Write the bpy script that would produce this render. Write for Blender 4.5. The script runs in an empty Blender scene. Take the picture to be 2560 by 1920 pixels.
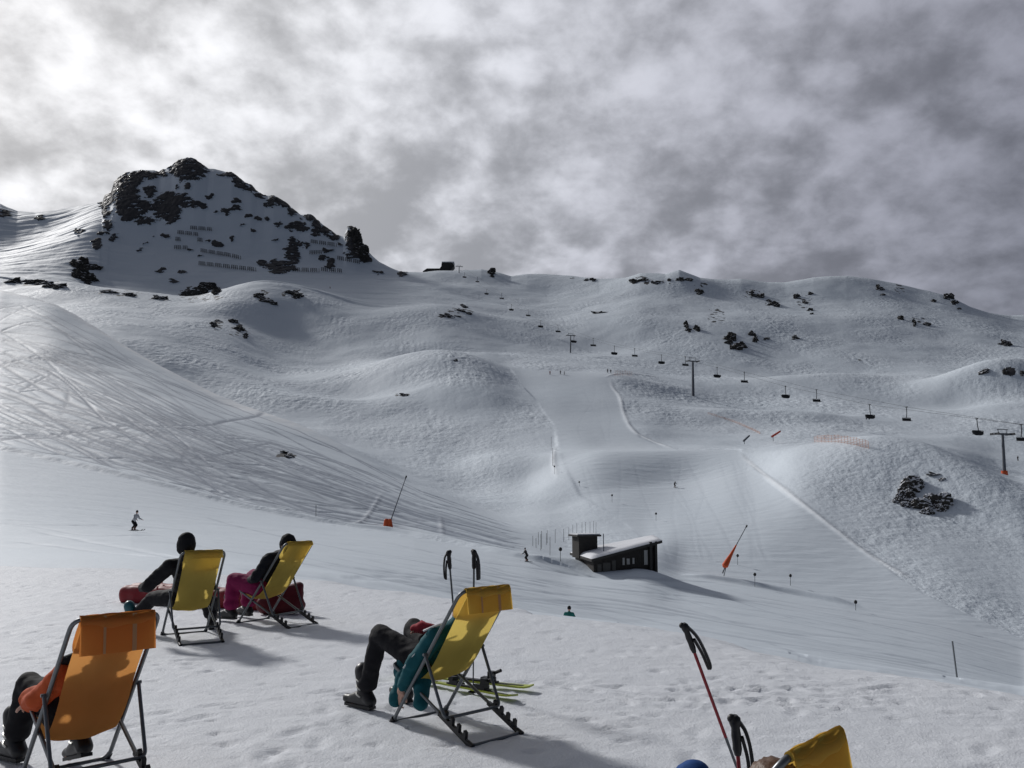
import bpy, bmesh, math, random
import numpy as np
from mathutils import Vector, Matrix, noise as mnoise

random.seed(7); rng = np.random.default_rng(11)
S = bpy.context.scene
COL = S.collection
R = math.radians

# ------------------------------------------------------------------ camera
F = 2130.0                                   # focal length in photo pixels (photo 2560 wide)
TH = math.atan(285 / 2130.0); CT, ST = math.cos(TH), math.sin(TH)
GZ = -1.6                                    # terrace level, the eye is the origin
cam = bpy.data.cameras.new('camera'); camo = bpy.data.objects.new('camera', cam); COL.objects.link(camo)
cam.sensor_fit = 'HORIZONTAL'; cam.sensor_width = 36; cam.lens = 36 * F / 2560
cam.clip_start = .05; cam.clip_end = 6000
camo.rotation_euler = (math.pi / 2 + TH, 0, 0)
S.camera = camo

def ray(px, py):                             # photo pixel -> (X/Y, Z/Y)
    px = np.asarray(px, float); py = np.asarray(py, float)
    u = (960 - py) / F; d = CT - u * ST
    return (px - 1280) / F / d, (ST + u * CT) / d
def pix(a, t):
    d = CT + t * ST; u = (t * CT - ST) / d
    return 1280 + F * a / d, 960 - F * u
def at(px, py, Y):
    a, t = ray(px, py); return Vector((float(a) * Y, Y, float(t) * Y))

# ------------------------------------------------------------------ numpy noise
def _hash(ix, iy, seed):
    h = (ix * 374761393 + iy * 668265263 + seed * 974711) & 0x7fffffff
    h = ((h ^ (h >> 13)) * 1274126177) & 0x7fffffff
    return ((h ^ (h >> 16)) & 0xffff) / 65535.0 * 2 * math.pi
def perlin(x, y, seed=0):
    x0 = np.floor(x).astype(np.int64); y0 = np.floor(y).astype(np.int64)
    fx = x - x0; fy = y - y0
    u = fx * fx * fx * (fx * (fx * 6 - 15) + 10); v = fy * fy * fy * (fy * (fy * 6 - 15) + 10)
    def g(i, j):
        an = _hash(x0 + i, y0 + j, seed)
        return np.cos(an) * (fx - i) + np.sin(an) * (fy - j)
    return ((g(0, 0) * (1 - u) + g(1, 0) * u) * (1 - v) + (g(0, 1) * (1 - u) + g(1, 1) * u) * v) * 1.5
def fbm(x, y, o=4, seed=0, gain=.5):
    s = 0; a = 1; f = 1
    for k in range(o):
        s = s + a * perlin(x * f, y * f, seed + k * 17); a *= gain; f *= 2.03
    return s

def pchip_rows(xk, yk, xq_of):               # xk,yk: (K,N); xq_of: list of per-interval parameter arrays -> (rows,N) x and y
    K, N = xk.shape
    h = np.diff(xk, axis=0); dl = np.diff(yk, axis=0) / h
    m = np.zeros_like(yk)
    w1 = 2 * h[1:] + h[:-1]; w2 = h[1:] + 2 * h[:-1]
    same = (dl[:-1] * dl[1:]) > 0
    with np.errstate(divide='ignore', invalid='ignore'):
        mm = (w1 + w2) / (w1 / dl[:-1] + w2 / dl[1:])
    m[1:-1] = np.where(same, mm, 0); m[0] = dl[0]; m[-1] = dl[-1]
    X = []; Y = []
    for k in range(K - 1):
        for s in xq_of[k]:
            x = xk[k] + s * h[k]
            h00 = 2 * s**3 - 3 * s**2 + 1; h10 = s**3 - 2 * s**2 + s; h01 = -2 * s**3 + 3 * s**2; h11 = s**3 - s**2
            X.append(x); Y.append(h00 * yk[k] + h10 * h[k] * m[k] + h01 * yk[k + 1] + h11 * h[k] * m[k + 1])
    return np.array(X), np.array(Y)
def pchip1(x, y, q):
    x = np.asarray(x, float); y = np.asarray(y, float)
    h = np.diff(x); d = np.diff(y) / h; m = np.zeros_like(y)
    for i in range(1, len(x) - 1):
        if d[i - 1] * d[i] > 0:
            w1 = 2 * h[i] + h[i - 1]; w2 = h[i] + 2 * h[i - 1]
            m[i] = (w1 + w2) / (w1 / d[i - 1] + w2 / d[i])
    m[0] = d[0]; m[-1] = d[-1]
    qc = np.clip(q, x[0], x[-1]); i = np.clip(np.searchsorted(x, qc, side='right') - 1, 0, len(x) - 2)
    s = (qc - x[i]) / h[i]
    return ((2 * s**3 - 3 * s**2 + 1) * y[i] + (s**3 - 2 * s**2 + s) * h[i] * m[i]
            + (-2 * s**3 + 3 * s**2) * y[i + 1] + (s**3 - s**2) * h[i] * m[i + 1])
def sstep(a, b, x):
    t = np.clip((x - a) / (b - a), 0, 1); return t * t * (3 - 2 * t)

# ------------------------------------------------------------------ materials
MATS = {}
def new_mat(name):
    m = bpy.data.materials.new(name); m.use_nodes = True
    nt = m.node_tree; b = nt.nodes['Principled BSDF']; MATS[name] = m
    return m, nt, b
def N(nt, typ, **kw):
    n = nt.nodes.new(typ)
    for k, v in kw.items():
        if k in n.inputs: n.inputs[k].default_value = v
        else: setattr(n, k, v)
    return n
def mathn(nt, op, a, b=None, clamp=False):
    n = nt.nodes.new('ShaderNodeMath'); n.operation = op; n.use_clamp = clamp
    for i, v in enumerate((a, b)):
        if v is None: continue
        if isinstance(v, (int, float)): n.inputs[i].default_value = v
        else: nt.links.new(v, n.inputs[i])
    return n.outputs[0]
def simple(name, col, rough=.6, metal=0, var=.12, scale=30, bump=.0, spec=.4):
    m, nt, b = new_mat(name)
    b.inputs['Roughness'].default_value = rough; b.inputs['Metallic'].default_value = metal
    b.inputs['Specular IOR Level'].default_value = spec
    tc = N(nt, 'ShaderNodeTexCoord'); n = N(nt, 'ShaderNodeTexNoise', Scale=scale, Detail=4.0)
    nt.links.new(tc.outputs['Object'], n.inputs['Vector'])
    mx = N(nt, 'ShaderNodeMix', data_type='RGBA')
    mx.inputs[6].default_value = (*[c * (1 - var) for c in col], 1); mx.inputs[7].default_value = (*[min(1, c * (1 + var)) for c in col], 1)
    nt.links.new(n.outputs['Fac'], mx.inputs[0]); nt.links.new(mx.outputs[2], b.inputs['Base Color'])
    if bump:
        bp = N(nt, 'ShaderNodeBump', Strength=bump, Distance=.01)
        nt.links.new(n.outputs['Fac'], bp.inputs['Height']); nt.links.new(bp.outputs[0], b.inputs['Normal'])
    return m

SNOW = (.80, .82, .86)
def terrace_material():
    m, nt, b = new_mat('terrace_snow')
    b.inputs['Roughness'].default_value = .62; b.inputs['Specular IOR Level'].default_value = .25
    tc = N(nt, 'ShaderNodeTexCoord')
    n1 = N(nt, 'ShaderNodeTexNoise', Scale=15.0, Detail=8.0, Roughness=.7)
    n2 = N(nt, 'ShaderNodeTexNoise', Scale=60.0, Detail=4.0, Roughness=.6)
    n3 = N(nt, 'ShaderNodeTexNoise', Scale=.9, Detail=5.0)
    for n in (n1, n2, n3): nt.links.new(tc.outputs['Object'], n.inputs['Vector'])
    mx = N(nt, 'ShaderNodeMix', data_type='RGBA')
    mx.inputs[6].default_value = (.69, .725, .775, 1); mx.inputs[7].default_value = (.80, .825, .865, 1)
    nt.links.new(n3.outputs['Fac'], mx.inputs[0]); nt.links.new(mx.outputs[2], b.inputs['Base Color'])
    h = mathn(nt, 'ADD', mathn(nt, 'MULTIPLY', n1.outputs['Fac'], 1.0), mathn(nt, 'MULTIPLY', n2.outputs['Fac'], .25))
    bp = N(nt, 'ShaderNodeBump', Strength=.55, Distance=.025)
    nt.links.new(h, bp.inputs['Height']); nt.links.new(bp.outputs[0], b.inputs['Normal'])
    return m
def slope_material():
    m, nt, b = new_mat('slope_snow_and_rock')
    b.inputs['Roughness'].default_value = .65; b.inputs['Specular IOR Level'].default_value = .2
    tc = N(nt, 'ShaderNodeTexCoord')
    at_ = N(nt, 'ShaderNodeAttribute', attribute_name='rock')
    atr = N(nt, 'ShaderNodeAttribute', attribute_name='rough')
    n1 = N(nt, 'ShaderNodeTexNoise', Scale=.30, Detail=6.0, Roughness=.6)
    n2 = N(nt, 'ShaderNodeTexNoise', Scale=.9, Detail=5.0, Roughness=.6)
    n3 = N(nt, 'ShaderNodeTexNoise', Scale=.02, Detail=4.0)
    for n in (n1, n2, n3): nt.links.new(tc.outputs['Object'], n.inputs['Vector'])
    sn = N(nt, 'ShaderNodeMix', data_type='RGBA')
    sn.inputs[6].default_value = (.64, .715, .785, 1); sn.inputs[7].default_value = (.73, .79, .85, 1)
    nt.links.new(n3.outputs['Fac'], sn.inputs[0])
    rk = N(nt, 'ShaderNodeMix', data_type='RGBA')
    rk.inputs[6].default_value = (.030, .031, .036, 1); rk.inputs[7].default_value = (.085, .083, .085, 1)
    nt.links.new(n2.outputs['Fac'], rk.inputs[0])
    f = mathn(nt, 'ADD', at_.outputs['Fac'], mathn(nt, 'ADD', mathn(nt, 'MULTIPLY', mathn(nt, 'SUBTRACT', n1.outputs['Fac'], .5), 1.1), mathn(nt, 'MULTIPLY', mathn(nt, 'SUBTRACT', n2.outputs['Fac'], .5), .8)))
    fr = N(nt, 'ShaderNodeMapRange'); fr.interpolation_type = 'SMOOTHSTEP'
    fr.inputs[1].default_value = .45; fr.inputs[2].default_value = .56
    nt.links.new(f, fr.inputs[0])
    tk = N(nt, 'ShaderNodeAttribute', attribute_name='track')
    fs = N(nt, 'ShaderNodeAttribute', attribute_name='pale_band'); s3 = N(nt, 'ShaderNodeMix', data_type='RGBA'); s3.inputs[7].default_value = (.88, .90, .92, 1)  # mask that whitens the snow colour along the crest and piste edges
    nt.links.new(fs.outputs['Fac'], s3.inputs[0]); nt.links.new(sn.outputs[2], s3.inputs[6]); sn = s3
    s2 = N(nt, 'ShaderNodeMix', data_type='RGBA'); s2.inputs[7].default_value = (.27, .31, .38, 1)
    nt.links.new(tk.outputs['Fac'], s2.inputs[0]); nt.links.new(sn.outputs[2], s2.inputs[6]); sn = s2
    mx = N(nt, 'ShaderNodeMix', data_type='RGBA')
    nt.links.new(fr.outputs[0], mx.inputs[0]); nt.links.new(sn.outputs[2], mx.inputs[6]); nt.links.new(rk.outputs[2], mx.inputs[7])
    nt.links.new(mx.outputs[2], b.inputs['Base Color'])
    bp = N(nt, 'ShaderNodeBump', Distance=1.2)
    st = mathn(nt, 'ADD', mathn(nt, 'MULTIPLY', atr.outputs['Fac'], .34), .05)
    nt.links.new(st, bp.inputs['Strength'])
    h = mathn(nt, 'ADD', n1.outputs['Fac'], mathn(nt, 'MULTIPLY', n2.outputs['Fac'], .4))
    nt.links.new(h, bp.inputs['Height']); nt.links.new(bp.outputs[0], b.inputs['Normal'])
    return m
def rock_material(name, snowy, scale):
    m, nt, b = new_mat(name)
    b.inputs['Roughness'].default_value = .85; b.inputs['Specular IOR Level'].default_value = .2
    tc = N(nt, 'ShaderNodeTexCoord'); ge = N(nt, 'ShaderNodeNewGeometry')
    n1 = N(nt, 'ShaderNodeTexNoise', Scale=scale, Detail=8.0, Roughness=.65); n2 = N(nt, 'ShaderNodeTexNoise', Scale=scale * 4, Detail=5.0)
    for n in (n1, n2): nt.links.new(tc.outputs['Object'], n.inputs['Vector'])
    rk = N(nt, 'ShaderNodeMix', data_type='RGBA')
    rk.inputs[6].default_value = (.022, .022, .024, 1); rk.inputs[7].default_value = (.085, .080, .070, 1)
    nt.links.new(n2.outputs['Fac'], rk.inputs[0])
    sp = N(nt, 'ShaderNodeSeparateXYZ'); nt.links.new(ge.outputs['Normal'], sp.inputs[0])
    f = mathn(nt, 'ADD', sp.outputs['Z'], mathn(nt, 'MULTIPLY', mathn(nt, 'SUBTRACT', n1.outputs['Fac'], .5), 1.3))
    fr = N(nt, 'ShaderNodeMapRange'); fr.inputs[1].default_value = snowy; fr.inputs[2].default_value = snowy + .12
    nt.links.new(f, fr.inputs[0])
    mx = N(nt, 'ShaderNodeMix', data_type='RGBA')
    nt.links.new(fr.outputs[0], mx.inputs[0]); nt.links.new(rk.outputs[2], mx.inputs[6]); mx.inputs[7].default_value = (.78, .80, .84, 1)
    nt.links.new(mx.outputs[2], b.inputs['Base Color'])
    bp = N(nt, 'ShaderNodeBump', Strength=.8, Distance=.4 / scale)
    nt.links.new(n2.outputs['Fac'], bp.inputs['Height']); nt.links.new(bp.outputs[0], b.inputs['Normal'])
    return m
def sling_material(name, c1, c2, trans):
    m, nt, b = new_mat(name)
    tc = N(nt, 'ShaderNodeTexCoord')
    wv = N(nt, 'ShaderNodeTexWave', Scale=260.0, Distortion=.4); wv.bands_direction = 'X'
    wv2 = N(nt, 'ShaderNodeTexWave', Scale=260.0, Distortion=.4); wv2.bands_direction = 'Z'
    n = N(nt, 'ShaderNodeTexNoise', Scale=5.0, Detail=5.0)
    for q in (wv, wv2, n): nt.links.new(tc.outputs['Object'], q.inputs['Vector'])
    mx = N(nt, 'ShaderNodeMix', data_type='RGBA'); mx.inputs[6].default_value = (*c1, 1); mx.inputs[7].default_value = (*c2, 1)
    nt.links.new(n.outputs['Fac'], mx.inputs[0])
    df = N(nt, 'ShaderNodeBsdfDiffuse'); tr = N(nt, 'ShaderNodeBsdfTranslucent'); ms = N(nt, 'ShaderNodeMixShader')
    nt.links.new(mx.outputs[2], df.inputs[0]); nt.links.new(mx.outputs[2], tr.inputs[0])
    ms.inputs[0].default_value = trans
    bp = N(nt, 'ShaderNodeBump', Strength=.25, Distance=.002)
    nt.links.new(mathn(nt, 'MULTIPLY', wv.outputs['Fac'], wv2.outputs['Fac']), bp.inputs['Height'])
    nt.links.new(bp.outputs[0], df.inputs['Normal'])
    nt.links.new(df.outputs[0], ms.inputs[1]); nt.links.new(tr.outputs[0], ms.inputs[2])
    nt.links.new(ms.outputs[0], nt.nodes['Material Output'].inputs[0]); nt.nodes.remove(b)
    return m
def cloth(name, col, scale=14, var=.2, rough=.8):
    return simple(name, col, rough=rough, var=var, scale=scale, bump=.5, spec=.25)

terrace_mat = terrace_material(); slope_mat = slope_material()
rock_mat = rock_material('outcrop_rock', .60, .35); snowy_rock = rock_material('snowy_rock', .30, .6); crag_mat = rock_material('crag_rock', .72, .12)
steel = simple('grey_steel', (.16, .17, .18), .38, .75, .15, 20)
dark_steel = simple('dark_steel', (.05, .055, .06), .5, .5, .2, 2)
grey_tower = simple('galvanised_steel', (.12, .13, .15), .6, .3, .15, 1.2)
black_plastic = simple('black_plastic', (.012, .012, .014), .45, 0, .2, 40)
yellow_sling = sling_material('yellow_fabric', (.64, .47, .11), (.74, .57, .15), .56)
orange_sling = sling_material('orange_fabric', (.60, .26, .07), (.70, .34, .11), .56)
yellow_pad = sling_material('ochre_fabric', (.62, .38, .07), (.70, .46, .10), .52)
orange_pad = sling_material('rust_fabric', (.56, .20, .05), (.64, .26, .07), .50)
skin = simple('skin', (.55, .33, .25), .5, 0, .1, 12)
black_cloth = cloth('black_cloth', (.010, .010, .013)); navy_cloth = cloth('dark_navy_cloth', (.011, .012, .018))
teal_cloth = cloth('teal_cloth', (.006, .085, .105)); pink_cloth = cloth('magenta_cloth', (.24, .012, .085))
orange_cloth = cloth('orange_cloth', (.50, .085, .022)); blue_cloth = cloth('blue_cloth', (.010, .06, .22))
white_cloth = cloth('pale_cloth', (.5, .5, .52)); green_cloth = cloth('green_teal_cloth', (.02, .16, .14))
red_pad = cloth('red_vinyl', (.22, .013, .020), 8, .2, .55); maroon_pad = cloth('maroon_vinyl', (.10, .010, .016), 8, .2, .55)
red_glove = cloth('red_glove', (.35, .035, .05)); hair_mat = simple('brown_hair', (.10, .05, .025), .5, 0, .3, 60, .4)
white_stripe = simple('pale_trim', (.55, .58, .6), .5)
boot_dark = simple('boot_shell', (.018, .018, .02), .4, 0, .3, 20); boot_teal = simple('teal_boot_shell', (.02, .10, .12), .4)
buckle = simple('buckle_metal', (.5, .5, .48), .35, .6)
pole_red = simple('red_pole_lacquer', (.26, .012, .022), .35); pole_grey = simple('grey_pole_lacquer', (.09, .10, .11), .35, .4)
ski_lime = simple('lime_ski', (.42, .48, .06), .35, 0, .15, 10); ski_black = simple('black_ski', (.02, .022, .02), .35)
wood_dark = simple('weathered_timber', (.030, .027, .024), .8, 0, .35, 3, .3); trim_dark = simple('dark_fascia', (.035, .033, .031), .7)
pane_mat = simple('pale_window', (.34, .34, .33), .3, 0, .2, 2); hut_snow = simple('roof_snow', (.80, .82, .86), .65, 0, .04, 1.5, .3)
safety_orange = simple('orange_padding', (.62, .095, .025), .7, 0, .15, 3); net_orange = simple('orange_net', (.62, .30, .18), .8)
fence_mat = simple('avalanche_steel', (.06, .06, .065), .7, .3); marker_mat = simple('marker_pole', (.14, .15, .16), .6)
lance_red = simple('red_banner', (.5, .06, .035), .7)

# ------------------------------------------------------------------ mesh helpers
class MB:
    def __init__(s): s.v = []; s.f = []
    def add(s, v, f):
        o = len(s.v); s.v += [tuple(p) for p in v]; s.f += [tuple(i + o for i in q) for q in f]; return s
    def tube(s, pts, r, seg=10, closed=False, cap=True):
        pts = [Vector(p) for p in pts]; n = len(pts)
        rr = r if isinstance(r, (list, tuple)) else [r] * n
        T = []
        for i in range(n):
            if closed: t = pts[(i + 1) % n] - pts[i - 1]
            else: t = pts[min(i + 1, n - 1)] - pts[max(i - 1, 0)]
            T.append(t.normalized() if t.length > 1e-9 else Vector((0, 0, 1)))
        up = Vector((0, 0, 1)) if abs(T[0].z) < .9 else Vector((1, 0, 0))
        nrm = (up - T[0] * up.dot(T[0])).normalized(); vs = []
        for i in range(n):
            nrm = nrm - T[i] * nrm.dot(T[i]); nrm.normalize(); bi = T[i].cross(nrm)
            for k in range(seg):
                an = 2 * math.pi * k / seg
                vs.append(pts[i] + (nrm * math.cos(an) + bi * math.sin(an)) * rr[i])
        fs = []
        for i in range(n if closed else n - 1):
            j = (i + 1) % n
            for k in range(seg):
                k2 = (k + 1) % seg; fs.append((i * seg + k, i * seg + k2, j * seg + k2, j * seg + k))
        if cap and not closed:
            fs.append(tuple(reversed(range(seg)))); fs.append(tuple(range((n - 1) * seg, n * seg)))
        return s.add(vs, fs)
    def box(s, c, d, rot=None):
        c = Vector(c); M = rot if rot is not None else Matrix.Identity(3); v = []
        for i in (-1, 1):
            for j in (-1, 1):
                for k in (-1, 1): v.append(c + M @ Vector((i * d[0] / 2, j * d[1] / 2, k * d[2] / 2)))
        return s.add(v, [(0, 1, 3, 2), (4, 6, 7, 5), (0, 4, 5, 1), (2, 3, 7, 6), (0, 2, 6, 4), (1, 5, 7, 3)])
    def prism(s, top, bottom):                # two rings of equal length
        n = len(top); return s.add(list(bottom) + list(top), [tuple(reversed(range(n))), tuple(range(n, 2 * n))] + [(i, (i + 1) % n, n + (i + 1) % n, n + i) for i in range(n)])
    def sphere(s, c, r, seg=12, rings=8, sc=(1, 1, 1)):
        c = Vector(c); v = [c + Vector((0, 0, r * sc[2]))]; f = []
        for i in range(1, rings):
            ph = math.pi * i / rings
            for k in range(seg):
                an = 2 * math.pi * k / seg
                v.append(c + Vector((r * sc[0] * math.sin(ph) * math.cos(an), r * sc[1] * math.sin(ph) * math.sin(an), r * sc[2] * math.cos(ph))))
        v.append(c - Vector((0, 0, r * sc[2]))); L = len(v) - 1
        for k in range(seg):
            f.append((0, 1 + k, 1 + (k + 1) % seg)); f.append((L, L - seg + (k + 1) % seg, L - seg + k))
        for i in range(rings - 2):
            for k in range(seg):
                a = 1 + i * seg + k; b = 1 + i * seg + (k + 1) % seg; f.append((a, a + seg, b + seg, b))
        return s.add(v, f)
    def mesh(s, name, smooth=True):
        me = bpy.data.meshes.new(name); me.from_pydata(s.v, [], s.f); me.update()
        if smooth: me.polygons.foreach_set('use_smooth', [True] * len(me.polygons))
        return me
    def build(s, name, mat, parent=None, smooth=True, auto=True, mw=None):
        me = s.mesh(name, smooth)
        if smooth and auto: me.set_sharp_from_angle(angle=R(40))
        return link(name, me, mat, parent, mw)
def link(name, me, mat, parent=None, mw=None):
    if mat: me.materials.append(mat)
    o = bpy.data.objects.new(name, me); COL.objects.link(o)
    if parent: o.parent = parent
    if mw is not None: o.matrix_world = mw
    return o
def tag(o, label, cat, group=None):
    o['label'] = label; o['category'] = cat
    if group: o['group'] = group
    return o
def empty(name, mw, label, cat, group=None):
    o = bpy.data.objects.new(name, None); COL.objects.link(o); o.matrix_world = mw; o.empty_display_size = .2
    return tag(o, label, cat, group)
def place(loc, rot=0, sc=1): return Matrix.Translation(loc) @ Matrix.Rotation(rot, 4, 'Z') @ Matrix.Scale(sc, 4)
def copy_tree(o, parent=None):
    c = o.copy(); COL.objects.link(c)
    if parent: c.parent = parent
    for ch in o.children: copy_tree(ch, c)
    return c
def fillet(pts, r, closed=False, n=5):
    pts = [Vector(p) for p in pts]; out = []; L = len(pts)
    for i in range(L):
        if not closed and i in (0, L - 1): out.append(pts[i]); continue
        p = pts[i]; a = pts[i - 1]; b = pts[(i + 1) % L]
        da = (a - p).normalized(); db = (b - p).normalized(); rr = min(r, (a - p).length * .45, (b - p).length * .45)
        A = p + da * rr; B = p + db * rr
        for k in range(n + 1):
            t = k / n; out.append(A * (1 - t)**2 + p * 2 * t * (1 - t) + B * t * t)
    return out

# voxel-fused organic figures ------------------------------------------------
def capsule(mb, p0, r0, p1, r1, seg=14):
    p0 = Vector(p0); p1 = Vector(p1); d = p1 - p0; L = d.length
    if L < 1e-6: mb.sphere(p0, max(r0, r1), seg, 9); return
    d.normalize(); pts = []; rs = []
    for k in range(6):
        an = math.pi / 2 * (1 - k / 5.0); pts.append(p0 - d * r0 * math.sin(an)); rs.append(max(r0 * math.cos(an), r0 * .05))
    for k in range(6):
        an = math.pi / 2 * k / 5.0; pts.append(p1 + d * r1 * math.sin(an)); rs.append(max(r1 * math.cos(an), r1 * .05))
    mb.tube(pts, rs, seg)
def fuse(name, caps, mat, voxel=.012, smooth=6, wrinkle=0, wscale=12, parent=None, mw=None, seed=0):
    mb = MB()
    for c in caps:
        if len(c) == 4: capsule(mb, *c)
        else: mb.sphere(c[0], 1, 16, 12, c[1])
    me = mb.mesh(name)
    o = bpy.data.objects.new(name, me); COL.objects.link(o)
    m = o.modifiers.new('r', 'REMESH'); m.mode = 'VOXEL'; m.voxel_size = voxel
    s = o.modifiers.new('s', 'SMOOTH'); s.iterations = smooth; s.factor = .5
    dg = bpy.context.evaluated_depsgraph_get(); dg.update()
    m2 = bpy.data.meshes.new_from_object(o.evaluated_get(dg))
    bpy.data.objects.remove(o); bpy.data.meshes.remove(me)
    if wrinkle:
        for v in m2.vertices:
            p = v.co * wscale; q = Vector((p.x + seed, p.y, p.z * 1.6))
            v.co += v.normal * (mnoise.noise(q) + .5 * mnoise.noise(q * 2.1) - .3 * abs(mnoise.noise(q * .9))) * wrinkle
    m2.polygons.foreach_set('use_smooth', [True] * len(m2.polygons)); m2.name = name; m2.materials.clear()
    return link(name, m2, mat, parent, mw)
def hand_caps(w, d, nrm, s=1.0, curl=.5, side=1):
    """wrist, direction of fingers, back-of-hand normal: palm, four bent fingers and a thumb from the palm's side"""
    w = Vector(w); d = Vector(d).normalized(); n = Vector(nrm); n = (n - d * n.dot(d)).normalized(); sd = d.cross(n) * side
    c = [(w, .026 * s, w + d * .03 * s, .027 * s)]
    for k, (off, L) in enumerate(((-.030, .070), (-.010, .080), (.011, .074), (.030, .058))):
        a = w + d * .02 * s + sd * off * .7 * s; b = w + d * .085 * s + sd * off * s
        c.append((a, .015 * s, b, .011 * s))
        dirs = d; p = b
        for j, fr in enumerate((.45, .32, .23)):
            dirs = (d * math.cos(curl * (j + .6)) - n * math.sin(curl * (j + .6)))
            q = p + dirs * L * fr * s; c.append((p, (.0095 - .0008 * j) * s, q, (.0088 - .0008 * j) * s)); p = q
    t0 = w + d * .025 * s - sd * .028 * s; t1 = t0 + (d * .6 - sd * .75 - n * .2) * .042 * s; t2 = t1 + (d * .9 - sd * .2 - n * .3) * .032 * s
    c += [(t0, .014 * s, t1, .0105 * s), (t1, .0105 * s, t2, .009 * s)]
    return c

# ------------------------------------------------------------------ terrain
EDGE = [(-9000, 1395), (-300, 1408), (0, 1415), (300, 1420), (560, 1434), (800, 1451), (1050, 1487), (1270, 1525), (1500, 1546), (1700, 1597), (1900, 1640), (2210, 1690), (2560, 1748), (2900, 1815)]
def edge_line():
    P = []
    for px, py in EDGE[1:]:
        a, t = ray(px, py); Y = GZ / float(t); P.append((float(a) * Y, Y))
    return P
EL = edge_line()
EL = [(-60, 34), (-30, 24.5)] + EL[1:] + [(9.5, 0.5), (12, -12)]
EA = np.array([p[0] / p[1] for p in EL if p[1] > 2]); EY = np.array([p[1] for p in EL if p[1] > 2])

C_RAW = [
 [(0,1410,26),(300,1413,25),(800,1452,22),(1270,1548,21),(1600,1600,19),(1900,1668,18),(2560,1800,16)],
 [(0,1366,45),(335,1372,45),(800,1420,45),(1270,1552,45),(1423,1598,45),(1900,1676,42),(2560,1795,40)],
 [(0,1290,72),(335,1327,70),(800,1374,70),(1100,1420,70),(1270,1466,70),(1500,1512,72),(1900,1578,72),(2200,1640,70),(2560,1735,66)],
 [(0,1120,140),(350,1200,130),(600,1265,125),(830,1310,122),(970,1328,122),(1100,1352,117),(1330,1400,106),(1450,1425,106),(1600,1428,112),(1720,1440,126),(1900,1468,124),(2140,1515,118),(2350,1565,112),(2560,1632,105)],
 [(0,930,240),(350,1010,210),(600,1110,180),(830,1185,165),(1100,1272,150),(1330,1345,140),(1450,1375,136),(1600,1375,140),(1720,1345,156),(1900,1345,154),(2140,1390,145),(2350,1440,135),(2560,1520,125)],
 [(0,730,400),(120,757,385),(220,812,365),(300,862,350),(430,936,320),(560,1001,290),(680,1042,265),(860,1120,235),(1050,1215,205),(1300,1300,180),(1400,1276,195),(1500,1240,206),(1720,1207,222),(1850,1188,216),(2000,1205,188),(2140,1245,176),(2350,1300,165),(2560,1380,150)],
 [(0,748,450),(120,775,430),(300,876,392),(430,952,366),(560,1014,345),(680,1048,322),(860,1110,288),(1050,1185,252),(1200,1225,240),(1300,1225,235),(1400,1170,242),(1500,1129,250),(1700,1127,250),(1850,1130,242),(2000,1118,215),(2140,1112,205),(2280,1118,198),(2400,1150,188),(2560,1212,178)],
 [(0,760,490),(300,836,426),(430,892,406),(560,942,396),(680,976,388),(860,1012,370),(1050,1050,340),(1300,1105,300),(1400,1112,288),(1500,1124,272),(1700,1124,272),(1850,1122,280),(2000,1112,275),(2140,1110,270),(2280,1115,262),(2400,1150,245),(2510,1193,249),(2560,1200,248)],
 [(0,757,540),(300,800,475),(560,870,458),(700,925,462),(860,945,440),(1000,918,428),(1100,905,420),(1200,925,410),(1300,990,378),(1400,1030,345),(1600,1035,345),(1730,1040,365),(1900,1060,350),(2100,1065,345),(2300,1080,330),(2560,1095,318)],
 [(0,725,625),(300,764,560),(560,795,566),(700,850,570),(860,900,530),(1000,902,505),(1100,890,500),(1200,905,485),(1300,940,452),(1400,941,440),(1520,941,440),(1600,965,432),(1730,994,424),(1900,1008,425),(2050,1000,425),(2300,985,430),(2450,962,440),(2560,945,445)],
 [(0,697,650),(80,708,650),(150,706,650),(240,722,650),(400,741,650),(490,748,650),(560,728,650),(640,718,652),(760,732,660),(950,790,645),(1100,802,630),(1300,852,600),(1424,872,587),(1600,880,572),(1800,880,562),(2000,890,560),(2300,898,560),(2450,910,550),(2560,905,540)],
 [(0,690,720),(150,700,725),(240,720,735),(490,742,745),(560,735,750),(640,714,760),(760,712,780),(900,712,790),(1050,725,780),(1300,772,740),(1500,792,720),(1800,802,700),(2100,820,690),(2300,832,690),(2560,862,660)],
 [(0,630,860),(150,612,850),(240,600,850),(300,615,850),(490,640,850),(640,655,850),(800,670,860),(950,692,865),(1100,706,855),(1300,728,840),(1500,742,825),(1800,748,805),(2100,752,795),(2300,772,790),(2400,792,770),(2560,832,750)],
]
SKY = [(-9000,535),(-200,505),(0,519),(17,528),(43,540),(87,542),(130,537),(185,528),(246,516),(259,514),(262,498),(281,485),(284,464),(297,451),(312,441),(329,433),(355,430),(385,431),(399,437),(414,427),(431,421),(446,407),(458,401),(469,399),(480,401),(492,405),(512,420),(521,427),(535,427),(564,434),(581,437),(595,447),(610,459),(630,467),(642,482),(662,493),(685,492),(702,501),(720,514),(731,525),(752,540),(775,537),(795,554),(807,566),(825,578),(841,592),(860,595),(868,571),(880,569),(891,575),(902,601),(912,618),(920,632),(933,645),(948,658),(974,673),(998,685),(1021,688),(1052,690),(1090,687),(1153,684),(1203,680),(1226,685),(1249,690),(1278,700),(1318,694),(1362,692),(1428,691),(1463,695),(1498,700),(1564,696),(1600,690),(1640,696),(1664,701),(1698,688),(1721,696),(1750,705),(1817,706),(1852,702),(1918,709),(1962,709),(2034,699),(2080,697),(2115,697),(2179,705),(2240,714),(2296,725),(2325,730),(2350,736),(2389,750),(2426,769),(2470,782),(2528,787),(2560,784),(2800,790),(9000,800)]
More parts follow.
